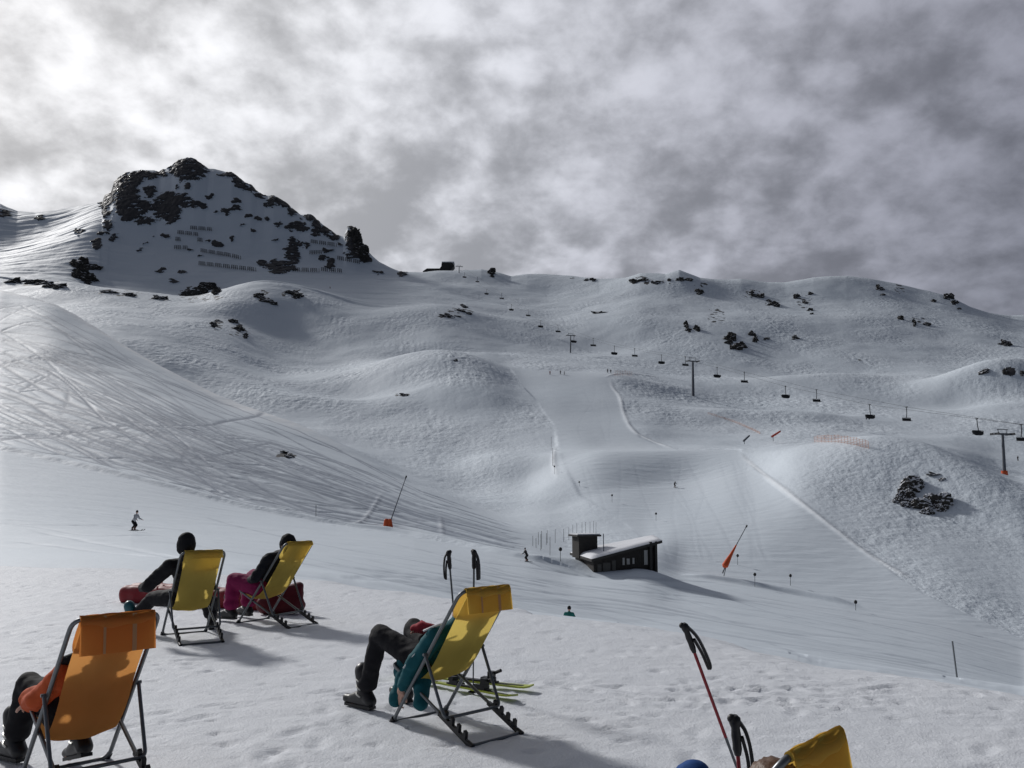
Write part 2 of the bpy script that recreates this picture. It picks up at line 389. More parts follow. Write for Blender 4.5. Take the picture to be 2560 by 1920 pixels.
SKYY = [(0,1050),(200,1030),(300,980),(470,990),(640,975),(870,955),(1000,955),(1600,945),(2100,920),(2560,880)]

a_dense = np.arange(-.665, .6651, .00105)
a_out = np.linspace(.70, 2.6, 46)
ACOL = np.concatenate([-a_out[::-1], a_dense, a_out]); NC = len(ACOL)
def curve(pts, smooth=True):
    P = np.array(pts, float); a, t = ray(P[:, 0], P[:, 1]); o = np.argsort(a)
    if smooth: return pchip1(a[o], t[o], ACOL), pchip1(a[o], P[o, 2], ACOL)
    return np.interp(ACOL, a[o], t[o]), np.interp(ACOL, a[o], P[o, 2])
YK = []; ZK = []
ey = np.interp(ACOL, EA, EY)
def smc(v, n=45):
    k = np.hanning(n); k /= k.sum(); w = np.pad(v, n // 2, mode='edge'); return np.convolve(w, k, 'valid')
YK.append(ey * .55); ZK.append(np.full(NC, -7.0) + np.where(ACOL < -.2, 3.5, 0) * 1.0)
for i, c in enumerate(C_RAW):
    t, Y = curve(c); w_ = 25 if i < 6 else 61; t = smc(t, w_); Y = smc(Y, w_) * (1 - (.07 * sstep(.03, .16, ACOL) if i > 10 else 0)); YK.append(np.maximum(Y, YK[-1] + 1.0)); ZK.append(t * YK[-1])
P = np.array(SKY, float); sy = np.interp(P[:, 0], [p[0] for p in SKYY], [p[1] for p in SKYY])
t, Y = curve(np.column_stack([P, sy]), smooth=False); Y = Y * (1 - .09 * sstep(.03, .16, ACOL))
YK.append(Y); ZK.append(t * Y)
YK.append(Y * 1.05); ZK.append(t * Y - 22)
YK.append(Y * 1.5); ZK.append(t * Y * .2 - 60)
YK = np.array(YK); ZK = np.array(ZK)
inner = np.abs(ACOL) < .66
pyk = pix(ACOL[None], ZK / YK)[1]
params = []; row_k = []
for k in range(len(YK) - 1):
    span = np.abs(np.diff(pyk[k:k + 2, inner], axis=0)).max()
    n = int(max(8, min(span / 1.25, 190)))
    if k >= len(YK) - 3: n = 6
    if k == 0: n = 6
    params.append(np.arange(n) / n); row_k += [k + i / n for i in range(n)]
YG, ZG = pchip_rows(YK, ZK, params); row_k = np.array(row_k)
YG = np.vstack([YG, YK[-1:]]); ZG = np.vstack([ZG, ZK[-1:]]); row_k = np.append(row_k, len(YK) - 1)
XG = YG * ACOL[None]
NR = YG.shape[0]

def inpoly(px, py, poly):
    r = np.zeros(px.shape, bool); n = len(poly)
    for i in range(n):
        x1, y1 = poly[i]; x2, y2 = poly[(i + 1) % n]
        if y1 == y2: continue
        c = ((y1 > py) != (y2 > py)) & (px < (x2 - x1) * (py - y1) / (y2 - y1) + x1)
        r ^= c
    return r
def blur(m, n):
    m = m.astype(float)
    for _ in range(n):
        m[1:-1] = (m[:-2] + 2 * m[1:-1] + m[2:]) / 4; m[:, 1:-1] = (m[:, :-2] + 2 * m[:, 1:-1] + m[:, 2:]) / 4
    return m
PX, PY = pix(ACOL[None], ZG / YG)
PX = np.broadcast_to(PX, PY.shape)
GROOM = [[(-900,1090),(0,1130),(350,1205),(600,1270),(830,1315),(1100,1355),(1330,1400),(1480,1440),(1560,1445),(1650,1405),(1600,1340),(1540,1290),(1450,1240),(1400,1140),(1380,1125),(1850,1125),(1870,1160),(2100,1335),(2300,1480),(2560,1600),(3400,1900),(3400,3000),(-900,3000)],
         [(1275,938),(1520,938),(1545,985),(1575,1055),(1600,1090),(1680,1126),(1395,1130),(1385,1060),(1340,1000)]]
groom = np.zeros(PX.shape, bool)
for g in GROOM: groom |= inpoly(PX, PY, g)
HILL = [(-900,700),(0,725),(120,757),(220,812),(300,862),(430,936),(560,1001),(680,1042),(860,1120),(1050,1215),(1300,1305),(1400,1335),(1440,1425),(1330,1400),(1100,1352),(830,1310),(600,1265),(350,1200),(0,1120),(-900,1000)]
lefthill = inpoly(PX, PY, HILL) & (row_k[:, None] < 6.4)
far = row_k[:, None] >= 11.2
groom_s = blur(groom, 4); hill_s = blur(lefthill, 10); peak_s = far * (1 - sstep(930, 1120, PX))
rough = (1 - groom_s) * (1 - .8 * hill_s) * (1 - .75 * peak_s)
rough *= sstep(40, 140, YG)
# knolls and hollows: (px, py of centre as seen, Y, radius across m, radius along m, height m)
BUMPS = [(1110,900,455,66,40,5.5),(1000,1000,395,40,22,-3.5),(880,1040,370,45,22,3),(1250,880,520,34,26,5),(1060,800,640,50,38,7),
         (1130,870,530,45,22,-5),(1500,840,600,30,30,-5),(1900,905,520,70,30,-4),(2080,965,470,60,26,6),(2000,1050,360,34,14,3.2),(1830,1040,370,30,14,2.5),
         (2510,975,430,36,22,14),(1690,722,790,40,45,9),(2235,1150,200,14,13,2.2),(2380,1010,410,34,20,-5),(2250,1130,215,26,12,2.0),(2380,1130,210,12,14,-1.6),
         (660,720,680,46,24,4),(600,800,600,40,22,2),(700,960,470,50,40,-3),(1290,1190,262,16,12,2.6),(1230,1170,275,12,10,2),(1540,1050,345,30,26,-1.5),
         (1650,1402,104.8,5.5,3.6,1.1),(1425,1395,108,3.2,3.0,1.1),(1500,1450,101,6,3.0,-.5),(1620,975,432,26,16,3),(250,620,880,40,40,6),(120,590,930,40,45,-6)]
DZ = np.zeros_like(ZG)
for px, py, Y, rx, ry, h in BUMPS:
    p = at(px, py, Y)
    DZ += h * np.exp(-((XG - p.x) / rx)**2 - ((YG - p.y) / ry)**2)
und = fbm(XG / 46, YG / 46, 3, 3)
DZ += und * .8 * sstep(60, 260, YG) * (1 - .8 * groom_s) * (1 - .4 * hill_s)
DZ += fbm(XG / 150, YG / 120, 2, 41) * 3.0 * sstep(420, 620, YG) * (1 - peak_s)
wf = sstep(170, 420, YG)
wl = sstep(-.25, .35, fbm(XG / 38, YG / 45, 2, 131))
mog = (1 - wf) * (.15 * fbm(XG / 1.0, YG / 2.4, 3, 5, .55) + .25 * (1 - wl) * fbm(XG / 3.6, YG / 5.2, 3, 6, .5)) + wf * (.62 * fbm(XG / 2.6, YG / 3.6, 3, 8, .6) + .55 * wl * fbm((XG + .15 * YG) / 2.4, YG / 17, 3, 18, .55))
mogpatch = .22 + 1.0 * np.clip(fbm(XG / 45, YG / 50, 3, 77) + .40, 0, 1.2)
TBASE = np.maximum.accumulate((ZG + DZ) / YG, axis=0); ZBASE = ZG + DZ
DZ += mog * .26 * rough * mogpatch * (1 - .8 * sstep(.90, .99, row_k[:, None] / (len(YK) - 3)))
DZ += fbm(XG / 14, YG / 5, 3, 9) * .05 * hill_s + fbm(XG / 7.0, YG / 2.0, 4, 23) * .05 * groom_s * sstep(20, 60, YG)
streak = fbm((XG + YG * .5) / 60, (YG - XG * .2) / 9, 4, 91)
DZ += streak * .35 * far * (1 - sstep(170, 330, PX)) + streak * .45 * peak_s
ZG = ZG + DZ
# second pass of image coordinates after shaping
TG = ZG / YG
PX, PY = pix(ACOL[None], TG)
TMAX = np.maximum.accumulate(TG, axis=0)
dA = ACOL[NC // 2 + 1] - ACOL[NC // 2]
def hit(px, py, TM=None):
    """first terrain point seen through a photo pixel"""
    a, t = ray(px, py); a = float(a); t = float(t)
    i = int(np.clip(np.searchsorted(ACOL, a), 1, NC - 1))
    if a - ACOL[i - 1] < ACOL[i] - a: i -= 1
    col = (TMAX if TM is None else TM)[:, i]; j = int(np.searchsorted(col, t))
    j = min(max(j, 1), NR - 4)
    f = (t - col[j - 1]) / max(col[j] - col[j - 1], 1e-9); f = min(max(f, 0), 1)
    Y = YG[j - 1, i] * (1 - f) + YG[j, i] * f
    return Vector((a * Y, Y, t * Y)), i, j
def ground(x, y):
    a = x / y; i = int(np.clip(np.searchsorted(ACOL, a), 1, NC - 1))
    return float(np.interp(y, YG[:, i], ZG[:, i]))
# grooves and ridges ---------------------------------------------------------
PALE_BAND = np.zeros_like(ZG); TRK = np.zeros_like(ZG); CARVE = np.zeros_like(ZG); RIDGE = np.zeros_like(ZG)
def stroke(pts, depth, width, jitter=0, clip=None, taper=True, trk=0):
    pts = np.array(pts, float); out = []
    for i in range(len(pts) - 1):
        n = max(2, int(np.hypot(*(pts[i + 1] - pts[i])) / 1.2))
        out.append(pts[i] + (pts[i + 1] - pts[i]) * (np.arange(n) / n)[:, None])
    q = np.vstack(out); n = len(q)
    for k, (px, py) in enumerate(q):
        if px < -60 or px > 2620: continue
        p, i, j = hit(px, py, TBASE)
        if clip is not None and not clip[min(j, NR - 1), i]: continue
        e = min(1, min(k, n - 1 - k) / 25.0) if taper else 1
        i0, i1 = max(0, i - 8), min(NC, i + 9); j0, j1 = max(0, j - 5), min(NR, j + 6)
        d2 = (XG[j0:j1, i0:i1] - p.x)**2 + (YG[j0:j1, i0:i1] - p.y)**2
        g = abs(depth) * e * np.exp(-d2 / (width * width))
        A = CARVE if depth < 0 else RIDGE
        if depth > 0 and trk: PALE_BAND[j0:j1, i0:i1] = np.maximum(PALE_BAND[j0:j1, i0:i1], trk * e * np.exp(-d2 / (width * width * 1.2)))
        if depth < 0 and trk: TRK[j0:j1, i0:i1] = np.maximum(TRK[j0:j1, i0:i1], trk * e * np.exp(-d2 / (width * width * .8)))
        A[j0:j1, i0:i1] = np.maximum(A[j0:j1, i0:i1], g)
def curvepts(pts, n=40):
    P = np.array(pts, float); x = np.linspace(0, 1, len(P)); q = np.linspace(0, 1, n)
    return np.column_stack([pchip1(x, P[:, 0], q), pchip1(x, P[:, 1], q)])
K6 = C_RAW[5]; K4 = C_RAW[3]
def kpy(c, px): return np.interp(px, [p[0] for p in c], [p[1] for p in c])
for k in range(165):                          # ski tracks on the left-hand hill
    x0 = random.uniform(-400, 640); L = random.uniform(350, 1250); w0 = random.uniform(.26, .98)
    dw = random.uniform(-.28, .34); cv = random.uniform(-.2, .2); pts = []; random_w = random.uniform(3, 11)
    for s in np.linspace(0, 1, 22):
        x = x0 + L * s; w = w0 + dw * s + cv * math.sin(math.pi * s) + .028 * math.sin(random_w * s + k)
        if x > 1330 or not .03 < w < .97 or x < -80: continue
        pts.append((x, kpy(K6, x) * (1 - w) + kpy(K4, x) * w))
    if len(pts) > 3:
        dp = random.choice([.08, .12, .18, .25]); stroke(pts, -dp, random.choice([.5, .6, .75]), clip=lefthill, trk=random.choice([.4, .6, .8, 1]))
for pts, d, w in [
    ([(-40,1104),(60,1092),(140,1085),(240,1074),(330,1063),(430,1062),(510,1063),(570,1052),(620,1045),(690,1028)], -.5, 1.0),
    ([(-40,1095),(120,1094),(200,1075),(330,1060)], -.5, 1.1),
    ([(-40,885),(60,945),(180,1010),(300,1045),(380,1062)], -.5, 1.0), ([(-40,965),(60,1000),(160,1060),(330,1130),(560,1170)], -.6, 1.1),
    ([(170,925),(172,980),(150,1050)], -.35, .9), ([(40,985),(100,950),(150,925)], -.4, .9), ([(190,1120),(260,1095),(380,1085)], -.4, .9),
    ([(500,1100),(460,1130),(445,1180)], -.3, .9), ([(700,1100),(520,1140),(300,1155)], -.35, .9)]:
    stroke(curvepts(pts), d * .4, w * .95, clip=lefthill, trk=.95)
for pts, d, w in [
    ([(1850,1132),(1880,1163),(1980,1240),(2090,1325),(2180,1392),(2280,1450)], .2, .6),
    ([(1524,942),(1530,965),(1550,995),(1562,1040),(1585,1078),(1630,1103),(1690,1124)], .32, .85),
    ([(1512,944),(1530,937),(1560,934),(1610,938),(1660,946)], .4, 1.0),
    ([(960,1225),(905,1300),(870,1312)], .12, .4), ([(1100,1285),(1108,1345)], .12, .4), ([(1390,1110),(1384,1150),(1395,1200)], .3, .7),
    ]:
    stroke(curvepts(pts), d, w, taper=True, trk=.4)  # low ridges whose snow colour is also made paler
for k in range(46):                           # faint ski lines on the groomed run below the terrace
    x0 = random.uniform(-300, 2300); L = random.uniform(300, 1100); f0 = random.uniform(.15, .95); df = random.uniform(-.25, .3); pts = []
    for t_ in np.linspace(0, 1, 16):
        x = x0 + L * t_; f = f0 + df * t_ + .03 * math.sin(6 * t_ + k); pts.append((x, kpy(K4, x) * (1 - f) + kpy(EDGE, x) * f))
    pts = [p for p in pts if -60 < p[0] < 2620]
    if len(pts) > 3: stroke(pts, -.05, random.choice([.3, .45]), clip=groom, trk=random.choice([.12, .2, .3]))
for k in range(22):                           # turns on the wide piste and on the steep piste
    up_ = k % 3 == 0; x0 = random.uniform(1300, 1560) if up_ else random.uniform(1430, 1900); y0, y1 = (945, 1120) if up_ else (1135, 1420); pts = []
    am = random.uniform(3, 16); wn = random.uniform(3, 14); dx = random.uniform(-40, 160)
    for t_ in np.linspace(0, 1, 30): pts.append((x0 + dx * t_ + am * math.sin(wn * t_ + k), y0 + (y1 - y0) * t_))
    stroke(pts, -.02, .4, clip=groom, trk=random.choice([.04, .07, .10]))
def world_line(c, lo, hi, n=120):
    xs = np.linspace(lo, hi, n); py_ = pchip1([p[0] for p in c], [p[1] for p in c], xs); Y_ = pchip1([p[0] for p in c], [p[2] for p in c], xs)
    a_, t_ = ray(xs, py_); return list(zip(a_ * Y_, Y_))
def line_ridge(P, j0, j1, h, w_near, w_far, off=0):
    P = P[::4] + [P[-1]]
    d = seg_dist(XG[j0:j1], YG[j0:j1], P) - off
    return h * np.exp(-(d / np.where(d > 0, w_far, w_near))**2)
def seg_dist(x, y, P):
    d = np.full(x.shape, 1e9); s = np.zeros(x.shape)
    for (x1, y1), (x2, y2) in zip(P[:-1], P[1:]):
        vx, vy = x2 - x1, y2 - y1; L = vx * vx + vy * vy
        t = np.clip(((x - x1) * vx + (y - y1) * vy) / L, 0, 1)
        dd = np.hypot(x - x1 - t * vx, y - y1 - t * vy); side = vx * (y - y1) - vy * (x - x1)
        m = dd < d; d = np.where(m, dd, d); s = np.where(m, np.sign(side), s)
    return d * s                              # + beyond the line
ja, jb = int(np.searchsorted(row_k, 3.0)), int(np.searchsorted(row_k, 5.2))
ZG[ja:jb] += line_ridge(world_line(K4, -200, 1335), ja, jb, .6, 1.3, 3.2) * (1 + .25 * fbm(XG[ja:jb] / 6, YG[ja:jb] / 6, 2, 141))
ja, jb = int(np.searchsorted(row_k, 5.0)), int(np.searchsorted(row_k, 7.6))
ja2, jb2 = int(np.searchsorted(row_k, 3.0)), int(np.searchsorted(row_k, 4.6)); bl_ = world_line(K4, 1700, 2150)
ZG[ja2:jb2] += line_ridge(bl_, ja2, jb2, .65, .9, 2.6) * sstep(1690, 1780, PX[ja2:jb2]) * (1 - sstep(2080, 2160, PX[ja2:jb2]))
wl_ = world_line(K6, -200, 980)
ZG[ja:jb] += line_ridge(wl_, ja, jb, .8, 6, 6, -3)
PALE_BAND[ja:jb] = np.maximum(PALE_BAND[ja:jb], line_ridge(wl_, ja, jb, .95, 9, 6, -4) * np.clip(.75 + .5 * fbm(XG[ja:jb] / 4, YG[ja:jb] / 18, 3, 151), 0, 1) * (1 - sstep(620, 960, PX[ja:jb])))  # paler snow colour in a band along the hill crest
ZG = ZG - CARVE + RIDGE
# rock on the mountain: traced patches (px, py, rx, ry)
ROCKS = [(262,506,12,20),(271,486,12,18),(284,474,11,16),(268,535,10,10),(472,424,46,28),(327,447,36,15),(359,438,42,10),(405,433,13,8),(295,464,15,18),(318,499,30,48),(324,531,32,13),(275,499,13,9),(356,519,22,17),(362,551,24,11),(318,550,13,6),
 (417,519,34,36),(434,496,42,15),(376,477,16,13),(474,511,38,7),(443,545,9,5),(443,467,9,5),(469,467,9,6),(524,490,9,6),(590,502,9,8),(509,518,9,7),(541,531,9,5),(567,528,14,7),(584,522,16,5),
 (272,563,13,11),(260,583,16,7),(284,592,11,8),(243,609,14,12),(197,579,11,5),(414,587,10,5),(382,592,6,3),(347,626,8,4),(367,609,5,3),(402,677,12,4),(457,680,8,3),(477,626,9,4),(434,702,9,4),
 (9,534,20,9),(101,545,14,5),(544,609,15,7),(581,597,7,6),(578,438,20,6),(595,456,13,15),(627,473,16,7),(650,488,13,7),(679,505,9,15),(702,505,18,9),(714,514,12,7),(731,528,12,8),(746,563,22,13),(728,568,11,11),
 (778,543,15,9),(792,569,11,24),(760,571,15,9),(812,577,15,13),(836,592,15,8),(694,561,9,5),(645,547,10,6),(621,540,9,4),(669,548,6,5),(734,615,15,22),(731,641,19,16),(702,667,40,17),(656,655,12,9),(720,623,12,7),
 (752,609,6,7),(769,613,7,8),(821,626,14,4),(808,644,10,8),(827,661,10,13),(882,595,17,30),(890,618,20,20),(905,638,18,18),(876,638,16,6),(914,652,16,8),(943,681,12,4),(1006,686,9,4),
 (700,497,12,5),(665,515,8,6),(610,462,8,8),(560,436,16,4),(500,640,5,3),(520,600,6,3),(612,560,6,3),(633,575,5,3),(690,600,6,4),(850,610,5,4)]
rockm = np.zeros_like(ZG)
wob = fbm(XG / 9, YG / 14 + ZG / 9, 4, 61, .6)
jm0 = int(np.searchsorted(row_k, 11.0))
sub = slice(jm0, NR); px_, py_ = PX[sub], PY[sub]
ww = wob[sub]
wx = px_ + ww * 7; wy = py_ + fbm(XG[sub] / 12 + 9, ZG[sub] / 8, 3, 71) * 6
for cx, cy, rx, ry in ROCKS:
    r = ((wx - cx) / (rx * 1.05))**2 + ((wy - cy) / (ry * 1.05))**2
    rockm[sub] = np.maximum(rockm[sub], np.clip(1.5 - r, 0, 1))
led = fbm((XG[sub] + ZG[sub] * .8) / 15, (ZG[sub] - XG[sub] * .25) / 4.0, 5, 81, .62)
rockm[sub] = np.clip(rockm[sub] * (1.0 + .62 * led), 0, 1)
crag = (np.abs(fbm(XG / 10, ZG / 8, 4, 55, .6)) - .3)
bk = sstep(.35, .8, rockm)
RD = (np.clip(crag, -.3, .2) * 2.2 + np.floor((ZG + crag * 6) / 7) * 0) * bk
ZG = ZG + RD * .8 * (row_k[:, None] > 11); YG2 = YG - RD * .7 - bk * 2.0
# scattered stones poking through elsewhere on the far slopes
sp = fbm(XG / 5.0, YG / 7.0, 3, 101); spm = fbm(XG / 70, YG / 60, 2, 111)
BANDS = [(80,708,85,8),(290,732,60,9),(655,733,26,8),(735,738,40,9),(545,812,18,14),(598,828,28,16),(490,735,46,20),(520,745,40,6),(1150,778,34,9),(1130,792,34,5),(1010,988,24,4),(715,1137,26,6),(400,747,28,5),
         (2290,800,22,8),(2010,752,18,18),(1790,790,22,24),(2520,930,26,12),(2250,722,14,14),(1880,735,22,12),(1930,758,20,14),(1430,697,8,5),(1475,698,16,6),(1600,700,34,9),(1640,706,40,6),(1750,712,20,6),(2150,900,6,4)]
for cx, cy, rx, ry in BANDS:
    r = ((PX - cx) / (rx * 1.2))**2 + ((PY - cy) / (ry * 1.2))**2
    w = np.clip(1.3 - r, 0, 1) * (row_k[:, None] > 4.5) * (TG >= TMAX - 1e-6)
    rockm = np.maximum(rockm, w * np.clip(.30 + 1.0 * sp, 0, 1))
YG = YG2

attr_rough = np.clip(rough * mogpatch, 0, 1)
def grid_object(name, j0, j1, mat):
    X = XG[j0:j1]; Yv = YG[j0:j1]; Z = ZG[j0:j1]; r, c = X.shape
    co = np.column_stack([X.ravel(), Yv.ravel(), Z.ravel()]).astype(np.float32)
    idx = np.arange(r * c).reshape(r, c)
    q = np.stack([idx[:-1, :-1], idx[:-1, 1:], idx[1:, 1:], idx[1:, :-1]], -1).reshape(-1, 4).astype(np.int32)
    me = bpy.data.meshes.new(name)
    me.vertices.add(len(co)); me.vertices.foreach_set('co', co.ravel())
    me.loops.add(q.size); me.loops.foreach_set('vertex_index', q.ravel())
    me.polygons.add(len(q)); me.polygons.foreach_set('loop_start', np.arange(0, q.size, 4, dtype=np.int32))
    me.polygons.foreach_set('use_smooth', np.ones(len(q), bool))
    me.update(calc_edges=True)
    for nm, arr in (('rock', rockm), ('rough', attr_rough), ('track', TRK), ('pale_band', PALE_BAND)):
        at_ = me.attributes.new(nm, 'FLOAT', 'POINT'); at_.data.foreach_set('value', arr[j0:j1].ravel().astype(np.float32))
    o = link(name, me, mat); o['kind'] = 'structure'
    return o
jm = int(np.searchsorted(row_k, 11.0))
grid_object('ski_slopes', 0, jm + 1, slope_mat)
grid_object('mountains', jm, NR, slope_mat)

# terrace -----------------------------------------------------------------
def seg_dist(x, y, P):
    d = np.full(x.shape, 1e9); s = np.zeros(x.shape)
    for (x1, y1), (x2, y2) in zip(P[:-1], P[1:]):
        vx, vy = x2 - x1, y2 - y1; L = vx * vx + vy * vy
        t = np.clip(((x - x1) * vx + (y - y1) * vy) / L, 0, 1)
        dd = np.hypot(x - x1 - t * vx, y - y1 - t * vy); side = vx * (y - y1) - vy * (x - x1)
        m = dd < d; d = np.where(m, dd, d); s = np.where(m, np.sign(side), s)
    return d * s                              # + beyond the edge (downhill)
def terrace_height(x, y):
    e = seg_dist(x, y, EL) + fbm(x / 1.6, y / 1.6, 3, 31) * .22
    z = GZ + fbm(x / 1.9, y / 1.9, 3, 13) * .007
    z = z + fbm(x / .30, y / .30, 4, 17, .65) * .0045 + fbm(x / .8, y / .22, 3, 57) * .0035
    dn = perlin(x / .16, y / .16, 19) + .5 * perlin(x / .08, y / .08, 29); pat = fbm(x / 1.1, y / 1.1, 2, 37)
    z = z - np.clip(dn - .48 - .5 * np.clip(.25 - pat, 0, 1), 0, 1) * .06
    z = z + np.clip(-dn - .62, 0, 1) * .035
    dr = np.clip(e + .5, 0, None)
    return z - .10 * np.minimum(dr, 1.2)**2 - .42 * np.clip(dr - 1.2, 0, None), e
gx = np.concatenate([np.linspace(-40, -14.2, 60), np.arange(-14, 6.5, .045), np.linspace(6.6, 14, 30)])
gy = np.concatenate([np.linspace(-12, 2.6, 60), np.arange(2.7, 9.0, .04), np.arange(9.0, 24, .075), np.linspace(24.2, 44, 50)])
TX, TY = np.meshgrid(gx, gy); TZ, TE = terrace_height(TX, TY)
def print_at(x, y, an, L=.15, Wd=.055, dp=.032):
    i0, i1 = np.searchsorted(gx, [x - .35, x + .35]); j0, j1 = np.searchsorted(gy, [y - .35, y + .35])
    dx = TX[j0:j1, i0:i1] - x; dy = TY[j0:j1, i0:i1] - y; u = dx * math.cos(an) + dy * math.sin(an); v = -dx * math.sin(an) + dy * math.cos(an)
    r = (u / L)**2 + (v / Wd)**2; TZ[j0:j1, i0:i1] += -dp * np.exp(-r**2 * .7) + .4 * dp * np.exp(-(r - 2.2)**2 * 1.2)
for (xa, ya, xb, yb, n) in [(1.1, 7.15, 3.4, 7.5, 16), (-1.2, 8.0, 1.2, 7.3, 13), (-3.2, 6.2, -.9, 7.6, 12), (-5.5, 8.6, -2.2, 8.9, 14), (.6, 4.2, 1.7, 6.9, 10), (-1.6, 3.6, -1.2, 7.0, 12), (-4.5, 11.5, -1.0, 10.2, 14), (1.6, 4.0, 3.2, 6.0, 9), (-7.5, 12, -4, 13.2, 12)]:
    an = math.atan2(yb - ya, xb - xa)
    for k in range(n):
        t_ = k / n + random.uniform(-.02, .02); o_ = (.12 if k % 2 else -.12) + random.uniform(-.1, .1)
        print_at(xa + (xb - xa) * t_ - math.sin(an) * o_, ya + (yb - ya) * t_ + math.cos(an) * o_, an + random.uniform(-.4, .4), dp=random.uniform(.006, .018))
for k in range(170):                          # loose scuffs, thickest in the trodden band on the right
    if k < 100: x, y = random.gauss(2.0, .8), random.gauss(7.25, .35)
    else: x, y = random.uniform(-6, 4), random.uniform(3.4, 12)
    print_at(x, y, random.uniform(0, 3.1), random.uniform(.04, .10), random.uniform(.03, .05), random.uniform(.006, .02))
co = np.column_stack([TX.ravel(), TY.ravel(), TZ.ravel()]).astype(np.float32); r, c = TX.shape
idx = np.arange(r * c).reshape(r, c); q = np.stack([idx[:-1, :-1], idx[:-1, 1:], idx[1:, 1:], idx[1:, :-1]], -1).reshape(-1, 4)
q = q[(TE.ravel()[q] < 14).all(1)].astype(np.int32)
me = bpy.data.meshes.new('terrace_snow'); me.vertices.add(len(co)); me.vertices.foreach_set('co', co.ravel())
me.loops.add(q.size); me.loops.foreach_set('vertex_index', q.ravel()); me.polygons.add(len(q))
me.polygons.foreach_set('loop_start', np.arange(0, q.size, 4, dtype=np.int32)); me.polygons.foreach_set('use_smooth', np.ones(len(q), bool))
me.update(calc_edges=True)
o = link('snow_terrace', me, terrace_mat); o['kind'] = 'structure'
#@@OBJECTS@@
# ------------------------------------------------------------------ deck chairs
SLING = [(.085, 1.012), (.075, .985), (.115, .93), (.20, .815), (.33, .63), (.46, .455), (.57, .365), (.68, .325), (.80, .345), (.90, .425)]
def sling_mesh(hw, prof, sag, nx=16, ny=44, dy=0, edge=.0):
    P = np.array(prof, float); x = np.linspace(0, 1, len(P)); q = np.linspace(0, 1, ny)
    yy = pchip1(x, P[:, 0], q); zz = pchip1(x, P[:, 1], q); mb = MB(); v = []; f = []
    for i in range(ny):
        a = max(i - 1, 0); b = min(i + 1, ny - 1); ty, tz = yy[b] - yy[a], zz[b] - zz[a]; L = math.hypot(ty, tz) or 1
        n = (-tz / L, ty / L)                 # towards the sitter side
        if n[1] < 0 and n[0] < 0: n = (-n[0], -n[1])
        for j in range(nx + 1):
            s = j / nx * 2 - 1; d = -sag * math.sin(math.pi * q[i]) * (1 - s * s) + edge * s * s * math.sin(math.pi * q[i]) + .003 * math.sin(7 * s + 5 * q[i])
            v.append((s * hw * (1 - .02 * math.sin(math.pi * q[i])), yy[i] + n[0] * d + dy, zz[i] + n[1] * d))
    for i in range(ny - 1):
        for j in range(nx): k = i * (nx + 1) + j; f.append((k, k + 1, k + nx + 2, k + nx + 1))
    return mb.add(v, f)
